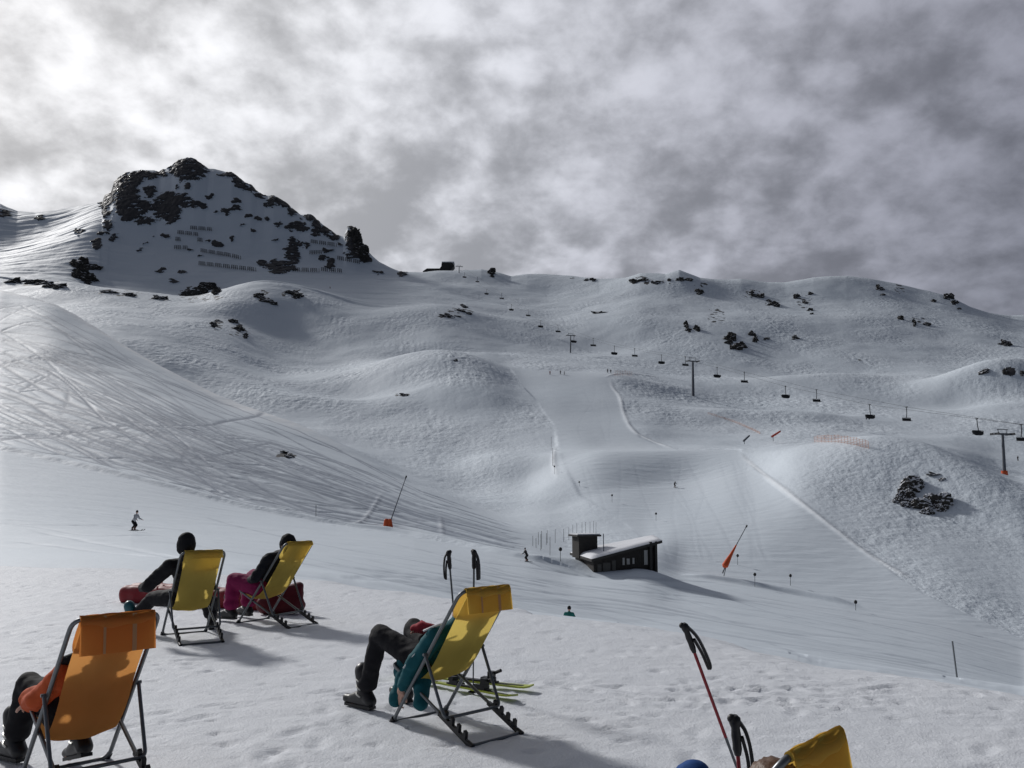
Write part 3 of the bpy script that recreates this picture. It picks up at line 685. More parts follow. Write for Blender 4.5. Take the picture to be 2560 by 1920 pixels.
def deck_chair(mw, fabric, pad, label, stripe=False, belly=.03, flap=.2, sling=SLING):
    r = empty('deck_chair', mw, label, 'deck chair', 'deck chairs on the snow terrace')
    a = .25
    p = fillet([(-a, .86, .013), (-a + .008, .10, 1.01), (a - .008, .10, 1.01), (a, .86, .013)], .075, True, 6)
    MB().tube(p, .0135, 10, closed=True).build('back_frame', steel, r)
    b = .228
    p = fillet([(-b, 0, .014), (-b, .90, .42), (b, .90, .42), (b, 0, .014)], .05, True, 5)
    MB().tube(p, .0125, 10, closed=True).build('seat_frame', steel, r)
    c = .268
    p = fillet([(-c, .455, .55), (-c + .01, .245, .150), (c - .01, .245, .150), (c, .455, .55)], .04, False, 5)
    m = MB().tube(p, .0115, 10)
    for s in (-1, 1): m.tube([(s * .24, .455, .548), (s * .285, .455, .548)], .011, 8)
    m.build('support_frame', steel, r)
    ca = math.atan2(.406, .9); tv = Vector((0, math.cos(ca), math.sin(ca))); nv = Vector((0, -math.sin(ca), math.cos(ca)))
    for s in (-1, 1):                         # toothed rack on each rear rail
        m = MB(); o = Vector((s * b, 0, .014)); prof = [(.03, .008)]
        for k in range(4):
            t0 = .06 + k * .075; prof += [(t0, .012), (t0 + .012, .052), (t0 + .035, .056), (t0 + .030, .030), (t0 + .045, .014)]
        prof += [(.37, .010), (.37, -.016), (.03, -.016)]
        A = [o + tv * q[0] + nv * q[1] + Vector((-.013, 0, 0)) for q in prof]; B = [o + tv * q[0] + nv * q[1] + Vector((.013, 0, 0)) for q in prof]
        n = len(prof); m.add(A + B, [(i, (i + 1) % n, n + (i + 1) % n, n + i) for i in range(n)])
        base = n - 2
        for side, off in ((A, 0), (B, n)):
            mid = len(m.v); m.v += []
            for k in range(4):
                i0 = 1 + 5 * k; m.f.append(tuple(off + i for i in range(i0, i0 + 5)))
            m.f.append(tuple(off + i for i in [0, 1] + [5 * k + 5 for k in range(4)] + [n - 3, n - 2, n - 1]))
        m.build('notch_rack', black_plastic, r, smooth=False)
        MB().tube([(s * b, -.018, .012), (s * b, .035, .030)], .0185, 10).build('rubber_foot', black_plastic, r)
        MB().tube([(s * a, .872, .013), (s * a, .84, .045)], .0185, 10).build('rubber_foot', black_plastic, r)
    sling_mesh(.205, sling, belly).build('sling', fabric, r, auto=False)
    MB().tube([(-.205, .10, 1.01), (.205, .10, 1.01)], .0165, 12).build('top_hem', fabric, r)
    # headrest: a sleeve over the top bar, a loose flap behind and a pad in front
    fl = sling_mesh(.212, [(.10, 1.029), (.084, 1.020)] + [(.078 - .10 * t, 1.02 - t) for t in (flap * .2, flap * .45, flap * .75, flap)], 0, 14, 18, 0)
    f = fl.build('headrest', pad, r, auto=False)
    pd = sling_mesh(.200, [(.105, 1.028), (.125, 1.0), (.165, .955), (.205, .905), (.235, .85), (.222, .815), (.19, .84)], -.012, 14, 18)
    pd.build('head_pad', pad, r, auto=False)
    if stripe:
        for x0, x1 in ((-.085, -.070), (.075, .100)):
            m = MB(); v = []; pr = [(.0815, 1.0205)] + [(.0765 - .10 * t, 1.02 - t) for t in (flap * .2, flap * .45, flap * .75, flap)]
            for (y, z) in pr: v += [(x0, y - .0015, z), (x1, y - .0015, z)]
            m.add(v, [(2 * i, 2 * i + 1, 2 * i + 3, 2 * i + 2) for i in range(len(pr) - 1)])
            m.build('stripe', stripe_mat, f)
    return r
stripe_mat = sling_material('stripe_fabric', (.50, .30, .16), (.56, .36, .20), .3)
GT = lambda x, y: float(terrace_height(np.array([x]), np.array([y]))[0][0])
def chair_matrix(x, y, rot, sc): return place((x, y, GZ - .012), R(rot), sc)
CH_C = chair_matrix(-.104, 5.953, 43.5, .98); CH_YL = chair_matrix(-3.441, 9.745, 33, 1.0)
CH_YR = chair_matrix(-2.635, 11.044, 59, 1.035); CH_O = chair_matrix(-2.12, 4.784, 43, .955); CH_B = chair_matrix(.957, 2.559, 48, .89)
deck_chair(CH_C, yellow_sling, yellow_pad, 'yellow deck chair with ochre headrest holding the person in the teal jacket', True, flap=.165)
deck_chair(CH_YL, yellow_sling, yellow_sling, 'yellow deck chair seen square from behind, under the person in the black cap and jacket', belly=.045, flap=.085)
deck_chair(CH_YR, yellow_sling, yellow_sling, 'yellow deck chair turned side-on, holding the person in magenta trousers', flap=.05, belly=.04)
deck_chair(CH_O, orange_sling, orange_pad, 'orange deck chair with rust headrest flap, the only orange one', True, belly=.045, flap=.21, sling=SLING[:5] + [(.43, .455), (.53, .335), (.635, .258), (.75, .252), (.845, .325), (.90, .425)])
deck_chair(CH_B, yellow_sling, yellow_pad, 'yellow deck chair of which only the top corner shows beside the red ski poles')

# ------------------------------------------------------------------ reclining people (chair space: +y is where they look)
def boot(parent, ank, toe, shell, up=None, h=.30):
    """ski boot: shell from the sole to the shin, sole slab, two buckles"""
    ank = Vector(ank); toe = Vector(toe); d = (toe - ank); d.normalize(); u = Vector(up).normalized() if up else Vector((0, 0, 1))
    d = (d - u * d.dot(u)).normalized(); s = d.cross(u)
    heel = ank - u * .07 - d * .06; tip = heel + d * .27
    caps = [(heel + u * .025, .045, tip + u * .02, .036), (heel + u * .03, .052, ank + u * .02, .056), (ank + u * .0, .056, tip - d * .08 + u * .03, .042), (ank, .056, ank + u * (h - .12) + d * .03, .066)]
    b = fuse('boot', caps, shell, .012, 3, parent=parent)
    m = MB(); M = Matrix((d, s, u)).transposed()
    m.box(heel + d * .115 - u * .016, (.29, .070, .022), M); m.build('sole', black_plastic, b, smooth=False)
    for k in range(3):
        c = ank + u * (.0 + .055 * k) + d * (.012 - .004 * k); w = .060 + .003 * k
        MB().tube([c + (d * math.cos(t) + s * math.sin(t)) * w + u * .02 * math.cos(t) for t in np.linspace(-1.9, 1.9, 12)], .0065, 6).build('buckle', buckle, b)
    return b
def face(caps, c, look, up, r=.098):
    c = Vector(c); l = Vector(look).normalized(); u = Vector(up); u = (u - l * u.dot(l)).normalized(); s = l.cross(u)
    caps += [(c + u * .02 - l * .012, r * .86, c + u * .03 + l * .01, r * .84), (c - u * .03 + l * .02, r * .70, c - u * .075 + l * .045, r * .48)]   # skull, jaw
    caps += [(c + l * .092 + u * .005, .011, c + l * .108 - u * .028, .015), (c + l * .088 - u * .052, .013, c + l * .090 - u * .060, .012)]           # nose, mouth
    for k in (-1, 1):
        caps += [(c + s * k * .034 + l * .076 + u * .016, .013, c + s * k * .036 + l * .076 + u * .016, .012), (c + s * k * .084 - u * .012, .016, c + s * k * .088 + u * .014, .018)]
def reclining(mw, label, J, clothes):
    """J: joints; body is one fused surface, clothing rides on it as children"""
    c = []
    sh = [Vector(J['shl']), Vector(J['shr'])]; hp = [Vector(J['hipl']), Vector(J['hipr'])]
    pel = (hp[0] + hp[1]) / 2; chest = (sh[0] + sh[1]) / 2; neck = Vector(J['neck']); head = Vector(J['head'])
    c += [(pel, .105, pel * .5 + chest * .5, .10), (pel * .5 + chest * .5, .10, chest - Vector((0, 0, .05)), .115), (sh[0], .06, sh[1], .06), (chest, .07, neck, .052), (neck, .05, head - (head - neck) * .3, .05), (hp[0], .085, hp[1], .085)]
    for s in 'lr':
        c += [(J['hip' + s], .085, J['kn' + s], .058), (J['kn' + s], .056, J['an' + s], .040), (J['sh' + s], .052, J['el' + s], .040), (J['el' + s], .040, J['wr' + s], .028)]
        t = Vector(J['toe' + s]); a = Vector(J['an' + s]); c.append((a, .04, a * .3 + t * .7 + Vector((0, 0, -.02)), .03))
        h = J.get('hand' + s)
        if h: c += hand_caps(J['wr' + s], h[0], h[1], 1.0, h[2], h[3])
    face(c, head, J['look'], head - neck)
    o = fuse('person', c, skin, .0075, 3, mw=mw)
    tag(o, label, 'person')
    def jacket(mat, puff=1.0, sleeves='lr', hood=True, tail=None):
        k = [(pel + Vector((0, -.01, .03)), .128 * puff, pel * .5 + chest * .5, .130 * puff), (pel * .5 + chest * .5, .130 * puff, chest - Vector((0, 0, .04)), .140 * puff), (sh[0], .085 * puff, sh[1], .085 * puff), (chest, .09, neck, .072)]
        for s in sleeves:
            w = Vector(J['wr' + s]); e = Vector(J['el' + s]); k += [(J['sh' + s], .080 * puff, J['el' + s], .066 * puff), (J['el' + s], .065 * puff, e * .12 + w * .88, .047 * puff)]
        if hood: k.append((neck - (head - neck) * .25 + Vector((0, -.04, 0)), .07, neck + Vector((0, -.05, .02)), .065))
        if tail: k += tail
        return fuse('jacket', k, mat, .012, 4, .011, 9, o, seed=3)
    def trousers(mat, full=1.0):
        k = [(pel, .118, pel + (chest - pel) * .2, .115), (hp[0], .105 * full, hp[1], .105 * full)]
        for s in 'lr':
            a = Vector(J['an' + s]); n = Vector(J['kn' + s]); u = (n - a).normalized()
            k += [(J['hip' + s], .108 * full, J['kn' + s], .078 * full), (n, .077 * full, a * .6 + n * .4, .072 * full), (a * .6 + n * .4, .072 * full, a + u * .10, .078 * full)]
        return fuse('trousers', k, mat, .012, 4, .010, 8, o, seed=9)
    clothes(o, J, jacket, trousers)
    return o
BASE = dict(hipl=(-.09, .74, .45), hipr=(.09, .74, .45), shl=(-.175, .475, .755), shr=(.175, .475, .755), neck=(0, .385, .835), head=(0, .30, .90), look=(0, .75, .35),
            knl=(-.165, 1.16, .60), knr=(.17, 1.17, .61), anl=(-.175, 1.33, .12), anr=(.19, 1.31, .12), toel=(-.2, 1.50, .05), toer=(.22, 1.48, .05),
            ell=(-.30, .60, .50), elr=(.30, .60, .50), wrl=(-.22, .82, .52), wrr=(.14, .86, .62))
# person in teal
J = dict(BASE); J.update(shl=(-.165, .47, .655), shr=(.18, .47, .675), neck=(.01, .385, .765), head=(.01, .355, .845), ell=(-.235, .64, .45), wrl=(-.245, .76, .27), handl=((0, .3, -.95), (-1, 0, 0), .35, 1), elr=(.28, .63, .56), wrr=(.10, .88, .63), handr=((-.5, .8, .05), (0, .2, 1), .4, -1))
def teal_clothes(o, J, jacket, trousers):
    trousers(black_cloth)
    j = jacket(teal_cloth, .98, tail=[((-.15, .64, .36), .07, (-.22, .56, .19), .055), ((-.20, .80, .34), .06, (-.24, .84, .17), .050), ((-.10, .84, .46), .09, (-.16, .87, .36), .07)])
    m = MB().tube([(-.232, .50, .62), (-.275, .60, .51), (-.297, .67, .43)], .006, 6).tube([(-.13, .40, .76), (-.20, .45, .735), (-.235, .52, .70)], .008, 6)
    m.build('reflective_piping', white_stripe, j)
    fuse('glove', [((.115, .86, .635), .045, (.06, .93, .65), .048), ((.06, .93, .65), .04, (.03, .98, .64), .034), ((.10, .92, .66), .022, (.09, .965, .685), .018)], red_glove, .01, 3, parent=o)
    fuse('hair', [((.01, .335, .86), .102, (.01, .325, .835), .097), ((.01, .325, .81), .07, (.01, .33, .76), .055)], hair_mat, .01, 3, .008, 30, o)
    boot(o, J['anl'], J['toel'], boot_dark); boot(o, J['anr'], J['toer'], boot_dark)
reclining(CH_C, 'person in teal jacket and black trousers reclining with knees up in the middle deck chair', J, teal_clothes)
# person in orange
J = dict(BASE); J.update(hipl=(-.09, .72, .385), hipr=(.09, .72, .385), shl=(-.165, .47, .635), shr=(.165, .47, .635), neck=(0, .385, .755), head=(0, .36, .825), elr=(.21, .68, .50), wrr=(.12, .90, .52), ell=(-.25, .67, .49), wrl=(-.235, .90, .425), handl=((.15, .95, -.2), (-.4, 0, .9), .5, 1), knl=(-.19, 1.08, .50), anl=(-.22, 1.20, .12), toel=(-.28, 1.40, .05),
                         knr=(.15, 1.08, .52), anr=(.05, .78, .17), toer=(.03, 1.0, .03))
def orange_clothes(o, J, jacket, trousers):
    trousers(black_cloth, 1.08)
    j = jacket(orange_cloth, 1.0, tail=[((-.15, .80, .46), .10, (-.2, .92, .44), .08)])
    fuse('collar', [((-.09, .36, .775), .045, (.09, .36, .775), .045), ((-.10, .42, .75), .04, (-.17, .46, .73), .03)], black_cloth, .012, 3, parent=j)
    fuse('hair', [((0, .338, .84), .102, (0, .328, .815), .097)], hair_mat, .01, 3, .008, 30, o)
    boot(o, J['anl'], J['toel'], boot_dark); boot(o, J['anr'], J['toer'], boot_dark, (0, .25, .9))
reclining(CH_O, 'person in orange jacket and black trousers reclining in the orange deck chair', J, orange_clothes)
# person with the black cap
J = dict(BASE); J.update(hipl=(-.13, .66, .46), hipr=(.05, .66, .46), shl=(-.30, .41, .83), shr=(.06, .39, .86), neck=(-.14, .31, .94), head=(-.155, .28, 1.075), look=(-.15, .95, .0),
                         ell=(-.50, .52, .62), wrl=(-.52, .78, .58), elr=(.20, .55, .58), wrr=(.12, .78, .52), knl=(-.34, 1.05, .42), anl=(-.50, 1.32, .15), toel=(-.62, 1.52, .16),
                         knr=(.26, 1.02, .42), anr=(.37, 1.08, .12), toer=(.40, 1.2, .20))
def cap_clothes(o, J, jacket, trousers):
    trousers(black_cloth, 1.1); jacket(black_cloth, 1.08)
    h = fuse('cap', [((-.155, .275, 1.09), .108, (-.155, .272, 1.13), .098), ((-.155, .29, 1.055), .104, (-.155, .28, 1.09), .106)], black_cloth, .01, 3, .003, 20, o)
    fuse('peak', [((-.20, .38, 1.09), .022, (-.12, .39, 1.09), .022), ((-.19, .44, 1.08), .012, (-.14, .445, 1.08), .012)], black_cloth, .008, 3, parent=h)
    boot(o, J['anl'], J['toel'], boot_teal, (-.2, -.25, .9)); boot(o, J['anr'], J['toer'], boot_dark, (0, -.2, .95), .34)
reclining(CH_YL, 'person in black jacket and black cap sitting upright with head above the chair back', J, cap_clothes)
# person in magenta trousers
J = dict(BASE); J.update(hipl=(-.12, .66, .46), hipr=(.08, .66, .46), shl=(-.20, .41, .81), shr=(.15, .41, .82), neck=(-.03, .31, .885), head=(-.05, .25, .975), look=(0, .95, .1),
                         ell=(-.29, .54, .58), wrl=(-.20, .74, .54), knl=(-.19, 1.02, .52), anl=(-.20, 1.06, .14), toel=(-.22, 1.26, .06), knr=(.16, 1.06, .54), anr=(.14, 1.14, .14), toer=(.16, 1.34, .06))
def pink_clothes(o, J, jacket, trousers):
    trousers(pink_cloth, 1.28); jacket(navy_cloth, 1.0)
    fuse('hat', [((-.05, .25, .99), .106, (-.05, .247, 1.025), .096), ((-.05, .24, .955), .102, (-.05, .245, 1.0), .106)], black_cloth, .01, 3, .004, 25, o)
    fuse('hair', [((-.05, .215, .93), .085, (-.07, .205, .86), .05)], hair_mat, .01, 3, .006, 30, o)
    boot(o, J['anl'], J['toel'], boot_dark); boot(o, J['anr'], J['toer'], boot_dark)
reclining(CH_YR, 'person in magenta trousers and dark jacket reclining in the side-on yellow chair', J, pink_clothes)
# person at the bottom edge
J = dict(BASE); J.update(head=(.03, .285, .80), neck=(.02, .36, .72), shl=(-.165, .43, .64), shr=(.185, .43, .64), look=(-.1, .8, .5), knr=(.40, .80, .635), anr=(.42, 1.02, .25), toer=(.40, 1.2, .2), knl=(-.10, 1.02, .50), hipr=(.10, .64, .42), hipl=(-.09, .64, .42))
def blue_clothes(o, J, jacket, trousers):
    trousers(blue_cloth, 1.25); jacket(navy_cloth)
    fuse('hair', [((.03, .262, .825), .104, (.03, .25, .80), .10), ((.03, .25, .775), .085, (.03, .27, .72), .06)], hair_mat, .01, 3, .008, 34, o)
    boot(o, J['anl'], J['toel'], boot_dark); boot(o, J['anr'], J['toer'], boot_dark)
reclining(CH_B, 'brown-haired person with raised blue knee at the bottom edge beside the red ski poles', J, blue_clothes)

# red cushions on the snow behind the two rear chairs
mb = MB(); A = Vector((-6.15, 13.6, GZ)); B = Vector((-3.25, 12.45, GZ)); d = (B - A).normalized(); n = Vector((-d.y, d.x, 0)); L = (B - A).length
caps = []
for h in (.08, .15): caps += [(A + d * .2 + Vector((0, 0, h)), .15 if h > .15 else .12, B + Vector((0, 0, h)), .15 if h > .15 else .12), (A + d * .2 + n * .18 + Vector((0, 0, h)), .14, B + n * .18 + Vector((0, 0, h)), .14)]
o = fuse('cushion', caps, red_pad, .025, 6, .015, 4); tag(o, 'long red padded cushion lying behind the black-capped person', 'cushion')
for k in (.32, .62): pass
m = MB().tube([A + d * .75 + n * (.05 * math.cos(t)) * 0 + n * (-.16 + .5 * s) + Vector((0, 0, .315 - .02 * abs(s - .5))) for s, t in ((0, 0), (.3, 0), (.6, 0))], .014, 8); m.build('strap', orange_cloth, o)
p = Vector((-3.22, 12.05, GZ))
o = fuse('beanbag', [(p + Vector((-.20, .1, .13)), .14, p + Vector((.22, .1, .13)), .13), (p + Vector((-.05, .15, .25)), .14, p + Vector((.2, .15, .28)), .12), (p + Vector((.1, .18, .30)), .09, p + Vector((.22, .18, .36)), .075)], maroon_pad, .025, 5, .02, 5)
tag(o, 'dark red beanbag standing on the snow behind the side-on yellow chair', 'beanbag')

# ------------------------------------------------------------------ ski poles and skis
def ski_pole(top, foot, shaft, lower, label, strap_side, gs=1.0, split=.45):
    top = Vector(top); foot = Vector(foot); d = (foot - top); L = d.length; d.normalize()
    r = empty('ski_pole', Matrix.Translation(foot), label, 'ski pole', 'ski poles stuck upright in the snow'); I = Matrix.Translation(-foot)
    T = lambda q: Vector(q) - foot
    side = Vector(strap_side).normalized()
    g = [top - d * .0, top + d * .012, top + d * .03, top + d * .05, top + d * .08, top + d * .11, top + d * .135, top + d * .16]
    MB().tube([T(q) for q in g], [.010 * gs, .020 * gs, .021 * gs, .0150 * gs, .0175 * gs, .0155 * gs, .0165 * gs, .0115 * gs], 12).sphere(T(top - side * .012 + d * .012), .016 * gs, 10, 6).build('grip', black_plastic, r)
    MB().tube([T(top + d * .15), T(top + d * L * split)], .0082, 10).build('upper_shaft', shaft, r)
    MB().tube([T(top + d * L * split), T(foot)], [.0078, .005], 10).build('lower_shaft', lower, r)
    a = top + d * .02 + side * .012; pts = [a, a + side * .026 + d * .05, a + side * .040 + d * .13, a + side * .042 + d * .22, a + side * .030 + d * .235, a + side * .024 + d * .15, a + side * .010 + d * .07]
    q = np.linspace(0, 1, 26); P = np.array([tuple(x) for x in pts]); x = np.linspace(0, 1, len(P)); C = [Vector((pchip1(x, P[:, 0], np.array([s]))[0], pchip1(x, P[:, 1], np.array([s]))[0], pchip1(x, P[:, 2], np.array([s]))[0])) for s in q]
    w = d.cross(side).normalized() * .012; m = MB(); v = []
    for c in C: v += [T(c - w - side * .007), T(c + w - side * .007), T(c + w + side * .007), T(c - w + side * .007)]
    f = []
    for i in range(len(C) - 1):
        for k in range(4): f.append((4 * i + k, 4 * i + (k + 1) % 4, 4 * i + 4 + (k + 1) % 4, 4 * i + 4 + k))
    m.add(v, f).build('wrist_strap', black_plastic, r)
    bq = foot - d * .07
    MB().tube([T(bq - d * .008), T(bq), T(bq + d * .006)], [.012, .042, .044], 14).build('basket', black_plastic, r)
    return r
top = at(1709, 1558, 4.4); foot = Vector((1.26, 4.62, GZ - .06))
ski_pole(top, foot, pole_red, pole_grey, 'long red ski pole leaning left, its grip high above the other', (1, -.2, .1), .95, .56)
top = at(1836, 1788, 3.55); foot = Vector((.96, 3.66, GZ - .06))
ski_pole(top, foot, pole_red, pole_grey, 'red ski pole with wide strap loop beside the brown hair at the bottom edge', (1, -.2, .15), 1.15, .7)
top = at(1121, 1376, 7.4); foot = at(1152, 1700, 7.6); foot.z = GZ - .05
ski_pole(top, foot, pole_grey, pole_grey, 'dark ski pole leaning slightly behind the middle yellow chair, strap hanging on its left', (-1, -.2, .1), 1.1)
top = at(1185, 1374, 7.3); foot = at(1183, 1720, 7.3); foot.z = GZ - .05
ski_pole(top, foot, pole_grey, pole_grey, 'dark upright ski pole behind the middle yellow chair, right-hand one of the pair', (.8, -.5, .1), 1.1)
def ski(p0, p1, label, z=.03, bind=.42, tilt=0):
    p0 = Vector((p0[0], p0[1], GZ + z)); p1 = Vector((p1[0], p1[1], GZ + z)); d = (p1 - p0); L = d.length; d.normalize(); s = Vector((-d.y, d.x, 0)); u = Vector((0, 0, 1))
    M = Matrix.Translation(p0) @ Matrix((d, s, u)).transposed().to_4x4() @ Matrix.Rotation(tilt, 4, 'X')
    r = empty('ski', M, label, 'ski', 'skis lying beside the middle deck chair')
    m = MB(); v = []; n = 26
    for i in range(n + 1):
        t = i / n; w = .036 + .018 * (2 * t - 1)**2
        if t > .93: w *= math.sqrt(max(0, 1 - ((t - .93) / .07)**2)) * .98 + .02
        if t < .03: w *= .8
        z0 = .10 * max(0, (t - .86) / .14)**2 + .015 * max(0, (.05 - t) / .05)
        v += [(t * L, -w, z0), (t * L, w, z0), (t * L, w, z0 + .014), (t * L, -w, z0 + .014)]
    f = [(0, 1, 2, 3), (4 * n, 4 * n + 3, 4 * n + 2, 4 * n + 1)]
    for i in range(n):
        for k in range(4): f.append((4 * i + k, 4 * i + (k + 1) % 4, 4 * i + 4 + (k + 1) % 4, 4 * i + 4 + k))
    m.add(v, f).build('ski_body', ski_lime, r, smooth=False)
    m = MB(); m.box((L * .24, 0, .0165), (L * .36, .03, .003)); m.box((L * .76, 0, .0165), (L * .22, .03, .003)); m.build('top_graphic', ski_black, r, smooth=False)
    m = MB(); c = L * bind; m.box((c + .02, 0, .022), (.46, .05, .012))
    m.box((c - .12, 0, .035), (.12, .065, .04)); m.box((c - .15, 0, .075), (.05, .06, .06)); m.box((c + .17, 0, .033), (.09, .065, .036)); m.box((c + .2, 0, .062), (.05, .07, .035)); m.tube([(c - .17, -.02, .09), (c - .24, 0, .12)], .014, 8)
    m.build('binding', black_plastic, r, smooth=False)
ski((.165, 7.36), (-1.02, 7.95), 'lime green ski lying behind the middle chair, farther of the pair', .03, .40)
ski((.02, 7.02), (-1.0, 7.85), 'lime green ski lying nearest the chair leg, nearer of the pair', .03, .36, R(8))

# ------------------------------------------------------------------ skiers further off
def skier(p, H, head_dir, label, jac, leg, pose='ski', skis=True, hat=None, group=None):
    """small full figure standing at p, H metres tall"""
    k = H / 1.75; P = Vector(p); rt = math.atan2(head_dir[1], head_dir[0])
    mw = Matrix.Translation(P) @ Matrix.Rotation(rt, 4, 'Z') @ Matrix.Scale(k, 4)      # local +x: heading
    bend = .16 if pose == 'ski' else .02
    hip = [Vector((-.06, s * .10, .90 - bend * .8)) for s in (-1, 1)]; kn = [Vector((bend, s * .13, .48 - bend * .15)) for s in (-1, 1)]; an = [Vector((-.02, s * .15, .10)) for s in (-1, 1)]
    chx = bend * 1.1; sh = [Vector((chx, s * .19, 1.40 - bend * .9)) for s in (-1, 1)]; nk = Vector((chx + .02, 0, 1.50 - bend * .9)); hd = nk + Vector((.04, 0, .15))
    el = [Vector((chx + .05, s * .32, 1.15 - bend)) for s in (-1, 1)]; wr = [Vector((chx + .28, s * .34, 1.06 - bend)) for s in (-1, 1)]
    if pose != 'ski': wr = [Vector((.12, s * .26, .92)) for s in (-1, 1)]
    c = [((hip[0] + hip[1]) / 2, .12, (sh[0] + sh[1]) / 2 - Vector((0, 0, .1)), .13), (sh[0], .06, sh[1], .06), (nk, .055, hd, .06), (hd, .095, hd + Vector((0, 0, .04)), .09), (hd + Vector((.095, 0, -.01)), .018, hd + Vector((.10, 0, -.03)), .018)]
    for i in (0, 1):
        c += [(hip[i], .09, kn[i], .065), (kn[i], .062, an[i], .045), (an[i], .05, an[i] + Vector((.17, 0, -.05)), .045), (sh[i], .06, el[i], .046), (el[i], .045, wr[i], .033)]
        c += hand_caps(wr[i], (1, 0, -.2), (0, 0, 1), 1.1, .8, 1 if i else -1)
    o = fuse('person', c, skin, .016, 2, mw=mw); tag(o, label, 'person', group)
    j = [((hip[0] + hip[1]) / 2, .145, (sh[0] + sh[1]) / 2 - Vector((0, 0, .1)), .155), (sh[0], .085, sh[1], .085), (nk - Vector((0, 0, .03)), .08, nk, .07)]
    t = [(hip[0], .11, hip[1], .11)]; b = []
    for i in (0, 1):
        j += [(sh[i], .082, el[i], .066), (el[i], .064, el[i] * .1 + wr[i] * .9, .052)]
        t += [(hip[i], .112, kn[i], .085), (kn[i], .084, an[i] + Vector((0, 0, .12)), .078)]
        b += [(an[i] + Vector((0, 0, .18)), .072, an[i], .068), (an[i] - Vector((.05, 0, .04)), .055, an[i] + Vector((.19, 0, -.05)), .05)]
    fuse('jacket', j, jac, .03, 2, .01, 6, o); fuse('trousers', t, leg, .03, 2, .01, 6, o); fuse('boots', b, boot_dark, .03, 2, parent=o)
    fuse('hat', [(hd + Vector((-.005, 0, .03)), .108, hd + Vector((-.005, 0, .06)), .098)], hat or black_cloth, .03, 2, parent=o)
    if skis:
        for s in (-1, 1):
            M = mw @ Matrix.Translation((.05, s * .15, .015)); e = empty('ski', M, ('right' if s < 0 else 'left') + '-foot ski under the ' + ' '.join(label.split(' ')[:9]), 'ski', 'skis worn by people on the piste')
            m = MB(); v = []
            for i in range(13):
                x = -.75 + 1.65 * i / 12; z0 = .12 * max(0, (i - 10.5) / 1.5)**2; v += [(x, -.045, z0), (x, .045, z0), (x, .045, z0 + .025), (x, -.045, z0 + .025)]
            f = [(0, 1, 2, 3), (48, 51, 50, 49)]
            for i in range(12):
                for q in range(4): f.append((4 * i + q, 4 * i + (q + 1) % 4, 4 * i + 4 + (q + 1) % 4, 4 * i + 4 + q))
            m.add(v, f).build('ski_body', ski_black, e, smooth=False)
            m = MB(); m.box((.04, 0, .033), (.42, .05, .02)); m.box((-.12, 0, .05), (.14, .07, .06)); m.box((.2, 0, .045), (.1, .07, .05)); m.build('binding', black_plastic, e, smooth=False)
    return o
def stand(px, py): return hit(px, py)[0]
skier(stand(334, 1327), 1.75, (1, -.25), 'skier in pale top and dark trousers crossing the piste above the black-capped person', white_cloth, black_cloth)
skier(stand(1317, 1404), 1.72, (-.9, -.5), 'skier in black gliding left of the snow-covered hut', black_cloth, black_cloth)
skier(stand(1687, 1219), 1.75, (.4, -1), 'dark skier alone in the middle of the wide piste above the hut', navy_cloth, black_cloth)
px, py = 1423, 1524; Yp = 44.0; p = at(px, 1602, Yp)
p.z = ground(p.x, p.y); skier(p, max(1.6, at(px, 1516, Yp).z - p.z), (.3, 1), 'person in green teal jacket and dark hat half hidden below the terrace edge', green_cloth, black_cloth, 'stand', False)
for k, (px, py, lb, m) in enumerate([(1375, 937, 'small reddish figure standing at the top of the steep piste, leftmost there', red_glove), (1401, 936, 'small dark figure standing at the top of the steep piste, beside a lower companion', black_cloth), (1411, 937, 'shortest grey figure standing at the top of the steep piste', white_cloth),
                                  (1519, 932, 'tiny dark figure just left of the orange net, nearer the ski slope', navy_cloth), (1527, 933, 'tiny dark figure touching the left end of the orange net', black_cloth), (2545, 1152, 'tiny dark figure on the snow right of the nearest lift tower', black_cloth), (825, 722, 'tiny reddish figure on the snow shelf at the foot of the rocky peak', red_glove)]):
    q = stand(px, py); skier(q, max(1.7, min(2.1, q.y / F * (9 if k == 2 else 12))), (.2, -1), lb, m, black_cloth, 'stand', False, group='people far up the slopes')

